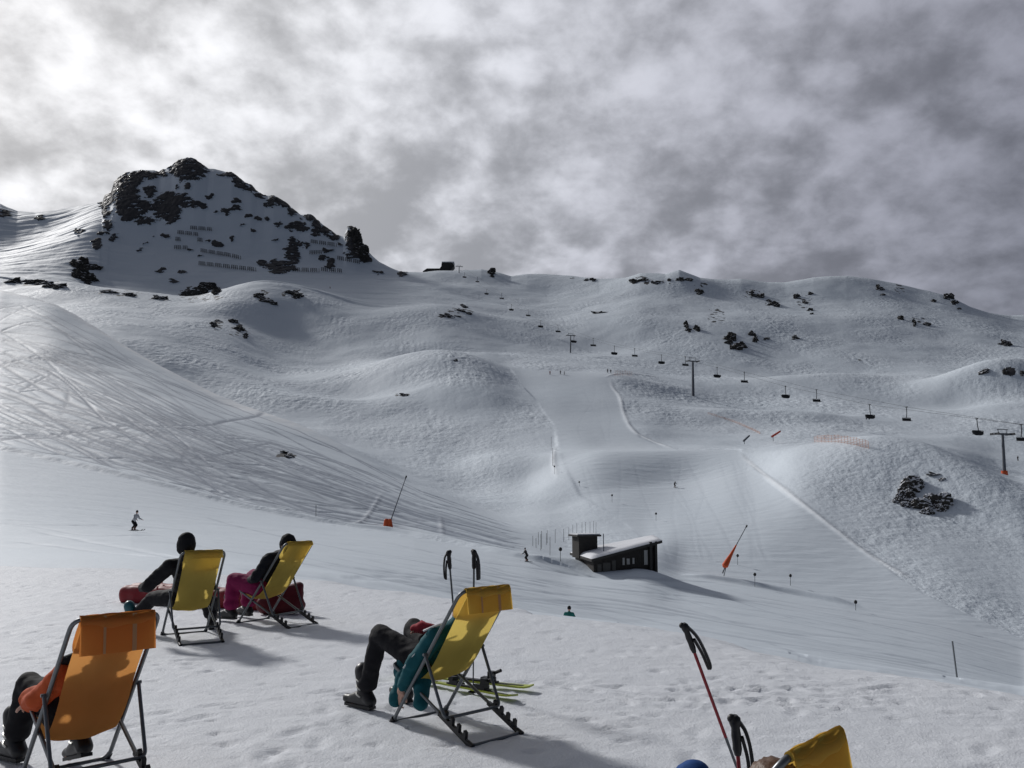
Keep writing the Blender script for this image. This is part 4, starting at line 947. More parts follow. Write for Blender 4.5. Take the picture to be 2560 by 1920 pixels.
# ------------------------------------------------------------------ hut
def hut():
    FL = at(1484, 1402, 104.0); FR = at(1638, 1361, 107.0); BR = at(1632, 1351, 113.0); BL = at(1438, 1386, 110.5)
    base = Vector((FL.x, FL.y, -11.4)); T = lambda v: Vector(v) - base
    r = empty('hut', Matrix.Translation(base), 'low dark timber hut half buried in snow beside the piste, snow on its sloping roof', 'hut')
    dn = lambda v, z: Vector((v.x, v.y, z))
    # walls as four thick slabs
    def slab(a, b, inn, m, th=.25):
        top = [T(a), T(b), T(b + inn * th), T(a + inn * th)]; m.prism(top, [T(dn(q, -11.4)) for q in (a, b, b + inn * th, a + inn * th)])
    u = (FR - FL); u.z = 0; u.normalize(); v = Vector((-u.y, u.x, 0))
    m = MB(); slab(FL, FR, v, m); m.build('front_wall', wood_dark, r, smooth=False)
    m = MB(); slab(BL, FL + v * .26 - u * .0, u, m); m.build('side_wall', wood_dark, r, smooth=False)
    m = MB(); slab(FR + v * .26, BR, -u, m); slab(BR - u * .3, BL + u * .3, -v, m); m.build('rear_wall', wood_dark, r, smooth=False)
    # roof: deck with fascia, snow on top
    ov = .45; S4 = [FL - u * .5 - v * ov, FR + u * .75 - v * ov, BR + u * .75 + v * ov, BL - u * .55 + v * ov]
    sl = (FR.z - FL.z) / (FR - FL).xy.length
    S4[0].z -= sl * .5; S4[1].z += sl * .75; S4[2].z += sl * .75; S4[3].z -= sl * .5
    up = Vector((0, 0, 1)); m = MB(); m.prism([T(q + up * .34) for q in S4], [T(q + up * .02) for q in S4]); roof = m.build('roof', trim_dark, r, smooth=False)
    # snow blanket, rounded
    m = MB(); n = 22; vv = []
    for i in range(n + 1):
        for j in range(n + 1):
            a, b = i / n, j / n; q = (S4[0] * (1 - a) + S4[1] * a) * (1 - b) + (S4[3] * (1 - a) + S4[2] * a) * b
            e = min(a * 12, (1 - a) * 12, b * 5, (1 - b) * 5, 1); h = .345 + .36 * math.sqrt(max(0, 1 - (1 - e)**2)) + .06 * mnoise.noise(q * .6) * e
            vv.append(T(q * 1.0 + up * h))
    m.add(vv, [(i * (n + 1) + j, (i + 1) * (n + 1) + j, (i + 1) * (n + 1) + j + 1, i * (n + 1) + j + 1) for i in range(n) for j in range(n)])
    m.build('snow_cover', hut_snow, roof)
    # planks, posts, windows on the front
    Lf = (FR - FL).xy.length
    def on(s, z, out=.0): q = FL + u * (s * Lf) - v * out; q.z = z; return T(q)
    M = Matrix((u, v, up)).transposed()
    m = MB()
    for k in range(30):
        s = (k + .5) / 30; zt = FL.z + (FR.z - FL.z) * s
        m.box(on(s, (zt - 11.4) / 2, .02 + .012 * (k % 2)), (Lf / 30 * .86, .03, zt + 11.4), M)
    m.build('cladding', wood_dark, r, smooth=False)
    for s, w, z0, z1 in ((.085, .5, -9.9, -7.9), (.20, .95, -9.9, -7.75), (.315, .45, -9.6, -7.5), (.47, .28, -8.05, -7.2), (.545, .40, -8.0, -7.3), (.63, .26, -7.95, -7.25), (.835, .50, -8.1, -6.35)):
        bright = s > .4
        fr = MB().box(on(s, (z0 + z1) / 2, .075), (w + .14, .05, z1 - z0 + .14), M).build('window', trim_dark, r, smooth=False)
        MB().box(on(s, (z0 + z1) / 2, .105), (w, .02, z1 - z0), M).build('pane', pane_mat if bright else wood_pane, fr, smooth=False)
    for s in (.90, .985): MB().box(on(s, -8.4, .30), (.30, .30, 6.0 + (.2 if s > .95 else .1)), M).build('post', trim_dark, r, smooth=False)
    # roof box with a slab lid
    c = at(1462, 1374, 108.6); w = 2.55
    m = MB(); m.box(T(Vector((c.x, c.y, c.z + .35))), (w, 2.0, 2.6), M); bx = m.build('roof_turret', wood_dark, r, smooth=False)
    MB().box(T(Vector((c.x, c.y, c.z + 1.76))), (w + .75, 2.7, .22), M).build('turret_lid', trim_dark, bx, smooth=False)
    m = MB(); m.box(T(Vector((c.x, c.y, c.z + 1.93))), (w + .5, 2.4, .14), M); m.build('turret_snow', hut_snow, bx, smooth=False)
    a = at(1509, 1380, 105.2); MB().tube([T(a - up * .6), T(a + up * 2.2)], .055, 8).build('flue', grey_tower, roof)
wood_pane = simple('dim_shutter', (.075, .072, .066), .6, 0, .25, 3)
hut()

# ------------------------------------------------------------------ chairlift
LA, LB = 222.6, .311                          # lift line X = LA - LB*Y
HZ = {}
def lift_tower(px, py_base, py_top, Y, label, orange=False, arm=2.9):
    b = at(px, py_base, Y); g = ground(b.x, b.y); top = at(px, py_top, Y).z
    b.z = min(b.z, g) - .3; H = top - b.z
    ld = Vector((-LB, 1, 0)).normalized(); cd = Vector((ld.y, -ld.x, 0)); M = Matrix((cd, ld, Vector((0, 0, 1)))).transposed()
    r = empty('lift_tower', Matrix.Translation(b), label, 'lift tower', 'towers of the chairlift')
    sx = Vector((.35, 0, H)) if True else Vector((0, 0, H))
    MB().tube([(0, 0, 0), sx * .5, sx * .94], [.62 * H / 17, .52 * H / 17, .42 * H / 17], 16).build('mast', grey_tower, r)
    m = MB(); m.box(sx * .94, (2 * arm + .6, .55, .5), M); m.build('crossarm', grey_tower, r, smooth=False)
    for s in (-1, 1):
        c = sx * .94 + cd * s * arm
        m = MB(); m.box(c + Vector((0, 0, -.15)), (.35, 3.2, .35), M)
        k = m.build('sheave_train', dark_steel, r, smooth=False)
        m = MB()
        for j in range(6):
            q = c + ld * (-1.4 + .56 * j) + Vector((0, 0, .10)); m.tube([q - cd * .09, q + cd * .09], .24, 12)
        m.build('sheaves', black_plastic, k)
    m = MB(); z1 = sx + Vector((0, 0, .5))
    for s in (-1, 1): m.tube([sx * .94 + cd * s * 1.5, z1 + cd * s * 1.7], .11, 8)
    m.tube([z1 - cd * 2.0, z1 + cd * 2.0], .12, 8); m.build('lifting_frame', grey_tower, r)
    if orange:
        MB().tube([(0, 0, .2), (.02, 0, 2.3)], [.95, .85], 16).build('crash_padding', safety_orange, r)
    HZ[Y] = (b + sx * .94).z
    return (b + sx * .94)
t1 = lift_tower(2512, 1194, 1078, 250, 'nearest and tallest grey lift tower with orange padding round its foot', True)
t2 = lift_tower(1733, 996, 897, 424, 'grey lift tower in the middle of the row, right of the steep piste')
t3 = lift_tower(1426, 874, 836, 585, 'small grey lift tower above the top of the steep piste')
t4 = lift_tower(1147, 698, 664, 900, 'tiny lift tower on the skyline beside the summit station', arm=3.6)
CABS = {}
def lift_chair_proto():
    r = empty('lift_chair', Matrix.Identity(4), 'x', 'lift chair', 'chairs hanging from the chairlift')
    # local: +y along the line (uphill), x across, origin at the seat centre
    MB().tube([(.25, 0, 4.0), (.25, .0, 3.1), (.1, -.2, 2.2), (0, -.45, 1.35), (0, -.5, .9)], .11, 8).box((.25, 0, 4.0), (.2, .7, .3)).build('hanger', dark_steel, r)
    m = MB(); m.tube(fillet([(-1.5, -.5, .05), (-1.5, -.55, .95), (1.5, -.55, .95), (1.5, -.5, .05)], .2), .05, 8); m.tube([(-1.45, -.5, 0), (1.45, -.5, 0)], .06, 8); m.build('seat_frame', dark_steel, r)
    m = MB()
    for k in range(6): m.box((-1.25 + .5 * k, -.15, .04), (.47, .62, .12))
    m.build('seat', black_plastic, r, smooth=False)
    m = MB()
    for k in range(6): m.box((-1.25 + .5 * k, -.52, .48), (.47, .10, .66))
    m.build('backrest', black_plastic, r, smooth=False)
    return r
def bubble(r):
    m = MB(); v = []; n = 9; k = 14
    for i in range(k + 1):
        x = -1.55 + 3.1 * i / k; s = math.sqrt(max(.02, 1 - abs(x / 1.62)**5))
        for j in range(n + 1):
            a = math.pi * (.02 + .62 * j / n); v.append((x, -.50 + 1.05 * math.sin(a) * s, .35 + .0 - .95 * math.cos(a + .35) * s * .9 + .15))
    m.add(v, [(i * (n + 1) + j, i * (n + 1) + j + 1, (i + 1) * (n + 1) + j + 1, (i + 1) * (n + 1) + j) for i in range(k) for j in range(n)])
    o = m.build('bubble_cover', bubble_mat, r); s = o.modifiers.new('t', 'SOLIDIFY'); s.thickness = .04
bubble_mat = simple('smoked_cover', (.03, .035, .04), .25, 0, .2, 2)
left = [(1161,693),(1216,735),(1278,775),(1351,817),(1434,855),(1535,885),(1653,908),(1792,942),(1963,993),(2174,1044),(2443,1085)]
right = [(1194,704),(1255,746),(1321,789),(1396,829),(1484,864),(1588,890),(1715,913),(1863,955),(2044,1003),(2270,1051),(2558,1101)]
def lineY(px, off=0): return (LA + off) / ((px - 1280) / F / .995 + LB)
proto = lift_chair_proto(); protoB = lift_chair_proto(); bubble(protoB); first = {0: True, 1: True}
tow = [(2512, 'the nearest padded tower'), (1733, 'the middle tower'), (1426, 'the small tower'), (1147, 'the skyline tower')]
ordn = ['nearest', 'second', 'third', 'fourth', 'fifth']
CH_LABELS = {}
rt = math.atan2(LB, 1)
seen = {}
def chair_label(px, side, covered):
    a = min(tow, key=lambda t: abs(t[0] - px)); dr = 'left' if px < a[0] else 'right'
    key = (a[1], dr, side); seen[key] = seen.get(key, 0) + 1
    return key
tmp = []
for side, seq in ((0, left), (1, right)):
    for px, py in seq:
        a = min(tow, key=lambda t: abs(t[0] - px)); tmp.append((side, px, py, a, 'left' if px < a[0] else 'right'))
pts_c = {0: [], 1: []}
for side, px, py, a, dr in tmp:
    same = sorted([t for t in tmp if t[0] == side and t[3] == a and t[4] == dr], key=lambda t: abs(t[1] - a[0]))
    k = [t[1] for t in same].index(px)
    Y = lineY(px, -3 if side == 0 else 3); p = at(px, py + 1, Y); cov = side == 0
    pr = protoB if cov else proto
    o = pr if first[1 if cov else 0] else copy_tree(pr); first[1 if cov else 0] = False
    o.matrix_world = place(p, rt + (math.pi if side else 0), 1.18 if Y < 500 else 1.28)
    which = 'covered' if cov else 'open'
    o['label'] = f'{which} lift chair, {ordn[k]} {which} one {dr} of {a[1]}'
    pts_c[side].append(p + Vector((0, 0, 4.0 * (1.18 if Y < 500 else 1.28))))
    if px == 2174:
        for j, xx in enumerate((-.9, .1)):
            c = [((xx, -.3, .25), .16, (xx, -.36, .62), .18), ((xx - .15, -.36, .68), .08, (xx + .15, -.36, .68), .08), ((xx, -.33, .78), .07, (xx, -.30, .95), .11), ((xx - .1, -.25, .2), .1, (xx - .1, .22, .18), .08), ((xx + .1, -.25, .2), .1, (xx + .1, .22, .18), .08),
                 ((xx - .1, .22, .18), .08, (xx - .1, .32, -.3), .07), ((xx + .1, .22, .18), .08, (xx + .1, .32, -.3), .07), ((xx - .1, .30, -.34), .07, (xx - .1, .5, -.4), .06), ((xx + .1, .30, -.34), .07, (xx + .1, .5, -.4), .06),
                 ((xx - .2, -.34, .66), .07, (xx - .25, -.05, .4), .05), ((xx + .2, -.34, .66), .07, (xx + .25, -.05, .4), .05)]
            f = fuse('person', c, navy_cloth, .035, 2, mw=o.matrix_world); tag(f, ('left' if j == 0 else 'right') + '-hand rider in dark clothing with legs dangling from the covered lift chair', 'person', 'riders on the chairlift')
for side in (0, 1):
    P = sorted(pts_c[side], key=lambda q: q.y); e0 = P[0] + (P[0] - P[1]) * 2.0; P = [e0] + P + [P[-1] + (P[-1] - P[-2]) * .6]
    mb = MB().tube(P, .04, 6); o = mb.build('haul_cable', dark_steel); tag(o, ('thin steel haul cable carrying the covered lift chairs' if side == 0 else 'thin steel haul cable carrying the open lift chairs'), 'cable', 'cables of the chairlift')

# summit station
b = at(1100, 690, 945); r = empty('summit_station', Matrix.Translation(b), 'dark lift station building with raised right-hand block on the skyline', 'lift station')
k = 945 / F
X = lambda px: (px - 1100) * k * 1.02; Z = lambda py: (690 - py) * k
m = MB(); m.prism([(X(1058), -5, Z(680)), (X(1068), -5, Z(673)), (X(1102), -5, Z(673)), (X(1102), 6, Z(673)), (X(1058), 6, Z(680))], [(X(1056), -5, -7), (X(1068), -5.2, -7), (X(1102), -5, -7), (X(1102), 6, -7), (X(1058), 6, -7)]); m.build('low_wing', trim_dark, r, smooth=False)
m = MB(); y0, y1 = -6, 7
prof = [(1088, 690), (1098, 676), (1104, 668), (1105, 658), (1122, 658), (1136, 662), (1136, 667), (1124, 682), (1110, 686), (1100, 696)]
A = [(X(px), y0, Z(py)) for px, py in prof]; B = [(X(px), y1, Z(py)) for px, py in prof]; n = len(prof)
m.add(A + B, [tuple(range(n)), tuple(reversed(range(n, 2 * n)))] + [(i, n + i, n + (i + 1) % n, (i + 1) % n) for i in range(n)]); m.build('drive_hall', trim_dark, r, smooth=False)
m = MB(); m.box((X(1121), 0, Z(657)), (14 * 1.0, 14, .7)); m.build('roof', hut_snow, r, smooth=False)

# avalanche fences on the peak
fences = [(477,569,529,573),(445,580,495,586),(440,597,451,598),(495,599,506,600),(437,618,469,619),(503,626,558,635),(561,635,602,644),(498,658,640,674),(778,603,841,612),(775,631,804,630),(844,644,899,655),(734,674,798,676),(804,673,854,677)]
fl = ['upper left, short dashed row just below the crag', 'second row down below the crag, slanting slightly', 'shortest stub at the left of the third row', 'small stub right of the third row', 'short row low on the left of the face', 'row of spaced panels in the middle of the face', 'faint row running on down to the right from the middle panels', 'longest single line low on the face', 'curved row near the right-hand ridge', 'short row above the dark cliff on the right', 'row slanting down towards the pinnacle', 'row running right from the foot of the dark cliff', 'rightmost dashed row below the pinnacle']
for (x1, y1, x2, y2), lb in zip(fences, fl):
    n = max(3, int(abs(x2 - x1) / 5)); m = MB(); base = None; prev = None
    for i in range(n + 1):
        p = hit(x1 + (x2 - x1) * i / n, y1 + (y2 - y1) * i / n + 4)[0]
        if base is None: base = p.copy()
        q = p - base; tp = q + Vector((0, -1.5, 3.3)); m.tube([q - Vector((0, 0, .8)), tp], .24, 6); m.tube([q + Vector((0, -2.2, -.6)), q + Vector((0, -.9, 1.8))], .10, 5)
        if prev is not None and (i % 4 or n < 6):
            for f in (.25, .5, .75, 1.0): m.tube([prev[0] * (1 - f) + prev[1] * f, q * (1 - f) + tp * f], .19, 5)
        prev = (q, tp)
    o = m.build('avalanche_fence', fence_mat); o.location = base; tag(o, 'avalanche fence: ' + lb, 'fence', 'avalanche fences on the peak')

# ------------------------------------------------------------------ snow lances, poles, nets
def lance(px0, py0, px1, py1, Y, pad, label, w=1.2):
    a = at(px0, py0, Y); b = at(px1, py1, Y + 1.5); r = empty('snow_lance', Matrix.Translation(a), label, 'snow lance', 'snow making lances')
    d = b - a; MB().tube([(0, 0, -.4), d * .25, d], [.10, .08, .055], 10).build('lance_tube', grey_tower, r)
    MB().tube([d * .965, d * 1.0, d * 1.03], [.06, .14, .10], 10).build('nozzle_head', dark_steel, r)
    if pad == 'block':
        caps = [((-.35, 0, .1), .40, (-.28, 0, 1.05), .34), ((.35, 0, .1), .40, (.25, 0, 1.05), .32), ((0, .2, .1), .4, (0, .1, 1.0), .34)]
        q = fuse('crash_padding', caps, safety_orange, .07, 3, parent=r)
    else:
        u = d.normalized(); s = Vector((1, 0, 0)); s = (s - u * s.dot(u)).normalized()
        MB().tube([u * .5, u * .8, u * 1.5, u * 2.6, u * 4.4], [.22, .46, .40, .24, .10], 12).build('crash_padding', safety_orange, r)
        MB().tube([(0, 0, -1.5), u * 1.6], .06, 8).build('stand_post', marker_mat, r)
lance(970, 1320, 1015, 1193, 128, 'block', 'slanting snow lance with orange crash padding at its foot, above the middle deck chair')
lance(1806, 1426, 1866, 1316, 127, 'banner', 'slanting snow lance wrapped in orange padding right of the hut')
def bent_gun(px, py, Y, L, ang, mat, label):
    p = at(px, py, Y); r = empty('snow_gun', Matrix.Translation(p), label, 'snow gun', 'snow guns on the plateau'); d = Vector((math.cos(ang), 0, math.sin(ang)))
    MB().tube([d * -L / 2, d * L / 2], .16, 8).build('barrel', grey_tower, r); MB().tube([d * -L * .42, d * L * .42], [.36, .30], 10).build('cover', mat, r)
    MB().tube([d * -L * .3, Vector((d.x * -L * .3, 0, -L * .6))], .10, 6).build('stand_post', marker_mat, r)
bent_gun(1866, 1096, 285, 3.2, R(42), grey_tower, 'grey slanting snow gun on the bright plateau edge')
bent_gun(1940, 1085, 292, 4.2, R(32), lance_red, 'red covered slanting snow gun on the bright plateau edge')
def net(pts, Y, h, label, mat=net_orange, seg=18, rail=.035):
    m = MB(); base = None; prev = None; C = curvepts(pts, seg)
    for i, (px, py) in enumerate(C):
        p = hit(px, py)[0] if Y is None else at(px, py, Y)
        if base is None: base = p.copy()
        q = p - base; tp = q + Vector((0, 0, h * (1 + .08 * math.sin(i * 2.1))))
        m.tube([q - Vector((0, 0, .4)), tp + Vector((0, 0, .15))], .035, 5)
        if prev is not None:
            for f in (.12, .34, .56, .78, 1.0): m.tube([prev[0] * (1 - f) + prev[1] * f, q * (1 - f) + tp * f], rail, 5)
        prev = (q, tp)
    o = m.build('safety_net', mat); o.location = base; tag(o, label, 'safety net', 'orange nets beside the piste')
net([(1537, 939), (1560, 938), (1580, 940)], None, 2.4, 'short orange safety net at the top right corner of the steep piste', seg=8)
net([(2036, 1106), (2085, 1106), (2130, 1112), (2172, 1122)], None, 1.7, 'long orange safety net running along the bright plateau edge')
net([(1770, 1035), (1830, 1054), (1880, 1075), (1900, 1085)], None, .8, 'faint orange net descending the hummocks right of the steep piste', seg=10, rail=.022)
def pole(px, pyt, pyb, label, ball=True, r_=.035, group='piste marker poles', Y=None, pxt=None, cat='marker pole'):
    p = hit(px, pyb)[0] if Y is None else at(px, pyb, Y); t = at(pxt if pxt else px, pyt, p.y); d = t - p
    o = empty('marker_pole', Matrix.Translation(p), label, cat, group)
    MB().tube([Vector((0, 0, -.4)), d], r_, 8).build('pole_shaft', marker_mat, o)
    if ball: MB().sphere(d, .22, 10, 8, (1, 1, 1.15)).build('marker_disc', black_plastic, o)
pole(1844, 1389, 1412, 'marker pole with dark round top just right of the orange-wrapped lance'); pole(1887, 1436, 1468, 'marker pole with dark round top at the left part of the snow berm')
pole(1976, 1439, 1464, 'marker pole with dark round top on the piste above the berm'); pole(2139, 1505, 1526, 'marker pole with dark round top at the right end of the berm')
pole(1640, 1284, 1302, 'marker pole with small dark top above the hut roof end'); pole(1530, 1238, 1256, 'marker pole with dark top in the churned snow above the hut'); pole(1401, 1373, 1408, 'marker pole with dark top between the black skier and the hut')
pole(1448, 1205, 1216, 'small dark marker on the left edge of the wide piste'); pole(1386, 1166, 1186, 'dark marker pole low in the leaning row left of the wide piste'); pole(1382, 1120, 1166, 'tall thin pole in the middle of the leaning pole row', False, .07); pole(1378, 1092, 1128, 'thin pole at the top of the leaning row left of the wide piste', False, .05)
pole(790, 1262, 1300, 'lone thin marker pole on the bank above the side-on yellow chair', False, .045); pole(2394, 1704, 1712, 'x', False) if False else None
pole(2397, 1603, 1712, 'tall bare pole leaning left behind the terrace edge at the right', False, .025, Y=26, pxt=2381)
pole(2282, 1425, 1446, 'dark marker pole high on the churned right-hand bank', False, .05) if False else None
cl = [(1332,1340,1365),(1346,1330,1362),(1352,1335,1376),(1354,1327,1372),(1366,1333,1362),(1375,1342,1388),(1388,1322,1358),(1409,1322,1355),(1422,1318,1350),(1432,1312,1340),(1442,1308,1338),(1455,1305,1335),(1464,1305,1334),(1475,1304,1334),(1484,1302,1332),(1490,1306,1338),(1368,1325,1358),(1340,1345,1370)]
for (x, a, b_) in cl: pole(x, a, b_, 'thin bare pole in the cluster of poles left of and behind the hut', False, .032, 'cluster of thin poles beside the hut')

# ------------------------------------------------------------------ rock outcrops standing out of the snow
def outcrop(parts, label, mat=rock_mat, dens=5, seed=1, sink=.1, flat=.8, name='rock_outcrop', detail=3):
    rnd = random.Random(seed); root = None
    for px, py, w, h in parts:
        c0 = hit(px, py)[0]; sc = c0.y / F; mb = MB()
        w *= 1.3; h *= 1.35
        if root is None: root = empty(name, Matrix.Translation(c0), label, 'rock', 'rock outcrops in the snow'); base = c0.copy()
        # buried core that ties the visible teeth together, then the teeth
        lumps = [(c0 + Vector((0, .9 * h * sc * flat, -.12 * h * sc)), w * .44 * sc, h * .6 * sc * flat, h * .36 * sc, 0)]
        for k in range(dens):
            if k == 0: ox = oy = 0; f = .80
            else:
                an = rnd.uniform(0, 6.28); rr = rnd.uniform(.35, .9); ox = math.cos(an) * rr * w * .34; oy = math.sin(an) * rr * h * .34; f = rnd.uniform(.32, .66)
            p = hit(px + ox, py + oy)[0]
            if abs(p.y - c0.y) > h * sc * 3: p = at(px + ox, py + oy, c0.y)
            rx = w * .5 * sc * f * rnd.uniform(.8, 1.2); rz = h * .5 * sc * f * rnd.uniform(.85, 1.25); ry = (rx + rz) * .5 * flat
            lumps.append((p - Vector((0, -ry * sink, rz * .1)), rx, ry, rz, 1))
        for p, rx, ry, rz, rough_ in lumps:
            bm = bmesh.new(); bmesh.ops.create_icosphere(bm, subdivisions=detail, radius=1)
            rot = Matrix.Rotation(rnd.uniform(-.5, .5) * rough_, 3, 'Y'); sd_ = rnd.uniform(0, 90); vs = []
            for v in bm.verts:
                q = v.co.copy(); n1 = mnoise.noise(q * 1.3 + Vector((sd_, 0, 0))); n2 = mnoise.noise(q * 3.2 + Vector((0, sd_, 0))); cell = mnoise.cell(q * 2.1 + Vector((sd_, sd_, 0)))
                n3 = mnoise.noise(q * 7.5 + Vector((sd_, 0, sd_))) if detail > 3 else 0
                g = 1 + (.42 * n1 + .28 * n2 + .16 * n3 + (.22 if detail < 4 else .06) * (cell - .5)) * (1 if rough_ else .3)
                vs.append(rot @ Vector((q.x * rx * g, q.y * ry * g, q.z * rz * g)) + (p - c0))
            fs = [tuple(v.index for v in f_.verts) for f_ in bm.faces]; bm.free(); mb.add(vs, fs)
        o = link('stone', mb.mesh('stone', False), mat, root); o.location = c0 - base
    return root
outcrop([(2280,1222,70,54),(2262,1250,44,40),(2312,1268,54,44),(2352,1262,54,50)], 'large dark rock cluster on the snowy mound below the nearest lift tower', snowy_rock, dens=4, seed=3, flat=.6, detail=4)
outcrop([(2355,1199,22,8),(2338,1186,40,4)], 'thin dark rock sliver just above the big rock cluster', dens=3, seed=4)
outcrop([(1828,846,28,24),(1822,858,22,18),(1852,866,26,22),(1838,872,30,18)], 'largest dark rock cluster in the middle of the far slope', dens=6, seed=5, flat=.6)
outcrop([(1880,838,18,18),(1890,850,16,16)], 'dark rock just right of the largest far cluster', dens=5, seed=6, flat=.6)
outcrop([(1917,848,18,12)], 'small dark rock second to the right of the largest far cluster', dens=4, seed=7, flat=.6)
outcrop([(1988,845,16,14)], 'isolated faint rock far right of the largest far cluster', dens=4, seed=27, flat=.6)
outcrop([(1716,812,16,18),(1719,826,18,16)], 'left rock of the pair above the middle lift tower', dens=5, seed=8, flat=.6)
outcrop([(1742,823,16,20)], 'right rock of the pair above the middle lift tower', dens=5, seed=9, flat=.6)
outcrop([(1749,730,22,18)], 'dark rock below the small pointed summit on the skyline', dens=5, seed=10, flat=.6)
outcrop([(1935,763,26,20),(1922,752,12,10)], 'dark slanting rock at the lower end of the rocky rib right of the pointed summit', dens=6, seed=11, flat=.6)
outcrop([(1895,742,40,12),(1878,732,14,10)], 'upper string of stones on the rocky rib right of the pointed summit', dens=6, seed=12, flat=.6)
outcrop([(1992,742,20,14),(2026,735,12,10)], 'rock pair high on the rounded summit, upper left', dens=4, seed=13, flat=.6)
outcrop([(2012,758,14,10),(2026,775,16,10),(2030,785,10,8)], 'string of stones descending below the rounded summit', dens=4, seed=14, flat=.6)
outcrop([(2198,724,18,18),(2206,738,14,8)], 'dark rock close to the skyline near the right-hand end', dens=4, seed=15, flat=.6)
outcrop([(2372,745,26,22),(2388,758,16,16),(2398,772,10,8)], 'dark crag on the skyline where the right-hand ridge drops', dens=6, seed=16, flat=.6)
outcrop([(2333,754,14,12)], 'small stone left of the crag on the falling right-hand ridge', dens=3, seed=17, flat=.6)
outcrop([(2287,812,10,22),(2316,812,20,12),(2252,798,14,18)], 'scattered stones in the middle of the right-hand slope', dens=4, seed=18, flat=.6)
outcrop([(2514,862,30,18),(2505,853,10,8)], 'dark slanted rock near the right edge of the picture', dens=5, seed=19, flat=.6)
outcrop([(2461,930,26,12)], 'flat dark rock low on the right-hand slope, left of the stone pair', dens=5, seed=20, flat=.6)
outcrop([(2514,932,16,22),(2555,934,12,14)], 'broken stones low at the right edge of the far slope', dens=4, seed=21, flat=.6)
outcrop([(200,668,40,34),(206,688,48,36),(218,698,46,28),(232,668,44,16)], 'big dark boulder in the snow below the left flank of the peak', crag_mat, dens=7, seed=22, flat=.6)
outcrop([(480,738,50,20),(505,728,40,26),(520,716,40,22),(540,728,24,22)], 'jagged dark rock band in the hollow at the foot of the peak', crag_mat, dens=8, seed=23, flat=.6)
outcrop([(398,746,40,10)], 'low dark stones left of the jagged rock band', dens=6, seed=24, flat=.6)
outcrop([(645,742,30,16),(665,752,40,14),(680,760,26,8)], 'dark broken rocks on the rounded snow knoll', dens=6, seed=25, flat=.6)
outcrop([(720,732,40,10),(742,740,36,12)], 'dark stones along the right side of the rounded snow knoll', dens=5, seed=26, flat=.6)
outcrop([(530,812,20,18),(545,802,20,6)], 'left group of stones on the steep shadowed slope', dens=5, seed=28, flat=.6)
outcrop([(582,805,26,14),(598,822,22,16),(612,840,14,14)], 'right group of stones trailing down the steep shadowed slope', dens=6, seed=29, flat=.6)
outcrop([(1161,768,18,12),(1150,778,30,8),(1172,784,16,8)], 'dark stones in the bowl below the summit station', dens=4, seed=30, flat=.6)
outcrop([(1125,790,44,8)], 'flat dark ledge in the bowl below the summit station', dens=6, seed=31, flat=.6)
outcrop([(1231,684,20,22)], 'dark pointed rock on the skyline right of the summit station', dens=5, seed=32, flat=.6)
outcrop([(1012,988,24,6)], 'small stones on the shaded knoll left of the steep piste', dens=5, seed=33, flat=.6)
outcrop([(1139,903,10,7)], 'single small stone on the crest of the smooth knoll', dens=3, seed=34, flat=.6)
outcrop([(705,1131,26,5),(722,1140,26,8)], 'thin dark stones on the tracked left-hand hill', dens=4, seed=35, flat=.6)
outcrop([(1500,782,34,6)], 'thin dark ledge on the far slope above the small lift tower', dens=4, seed=36, flat=.6)
outcrop([(1590,704,26,12),(1612,700,30,8),(1640,706,24,8)], 'flat rocks on the skyline left of the pointed summit', dens=5, seed=37, flat=.6)
outcrop([(1703,700,22,12),(1722,700,24,10),(1672,700,10,10)], 'dark rocks capping the small pointed summit on the skyline', dens=5, seed=38, flat=.6)
outcrop([(1466,700,12,8),(1482,700,18,9)], 'dark stones on the flat skyline right of the summit station', dens=4, seed=39, flat=.6)
outcrop([(889,592,24,40),(896,622,34,36),(908,642,34,28)], 'tall dark rock pinnacle at the right end of the peak', crag_mat, dens=8, seed=40, flat=.6, name='rock_pinnacle')
outcrop([(30,704,50,10),(90,708,60,12),(140,718,46,14)], 'dark stony band on the left edge below the saddle', dens=7, seed=41, flat=.6)
outcrop([(270,730,46,10),(320,738,40,10)], 'faint stony band between the left boulder and the rock hollow', dens=6, seed=42, flat=.6)
#@@END@@
# ------------------------------------------------------------------ light
SUN_AZ, SUN_EL = R(-43), R(31)
sd = Vector((math.sin(SUN_AZ) * math.cos(SUN_EL), math.cos(SUN_AZ) * math.cos(SUN_EL), math.sin(SUN_EL)))
sl = bpy.data.lights.new('sun', 'SUN'); sl.energy = 2.4; sl.angle = R(6); sl.color = (1, .975, .95)
so = bpy.data.objects.new('sun', sl); COL.objects.link(so); so.rotation_euler = (-sd).to_track_quat('-Z', 'Y').to_euler()
W = bpy.data.worlds.new('World'); S.world = W; W.use_nodes = True
nt = W.node_tree; nt.nodes.clear()
out = N(nt, 'ShaderNodeOutputWorld'); tc = N(nt, 'ShaderNodeTexCoord')
sky = N(nt, 'ShaderNodeTexSky'); sky.sky_type = 'NISHITA'; sky.sun_disc = False; sky.sun_elevation = SUN_EL; sky.sun_rotation = SUN_AZ
bg1 = N(nt, 'ShaderNodeBackground'); bg1.inputs[1].default_value = .08; nt.links.new(sky.outputs[0], bg1.inputs[0])
sp_ = N(nt, 'ShaderNodeSeparateXYZ'); nt.links.new(tc.outputs['Generated'], sp_.inputs[0])
zc = mathn(nt, 'ADD', mathn(nt, 'MAXIMUM', sp_.outputs['Z'], 0.0), .50)
cb = N(nt, 'ShaderNodeCombineXYZ')
nt.links.new(mathn(nt, 'DIVIDE', sp_.outputs['X'], zc), cb.inputs[0]); nt.links.new(mathn(nt, 'DIVIDE', sp_.outputs['Y'], zc), cb.inputs[1])
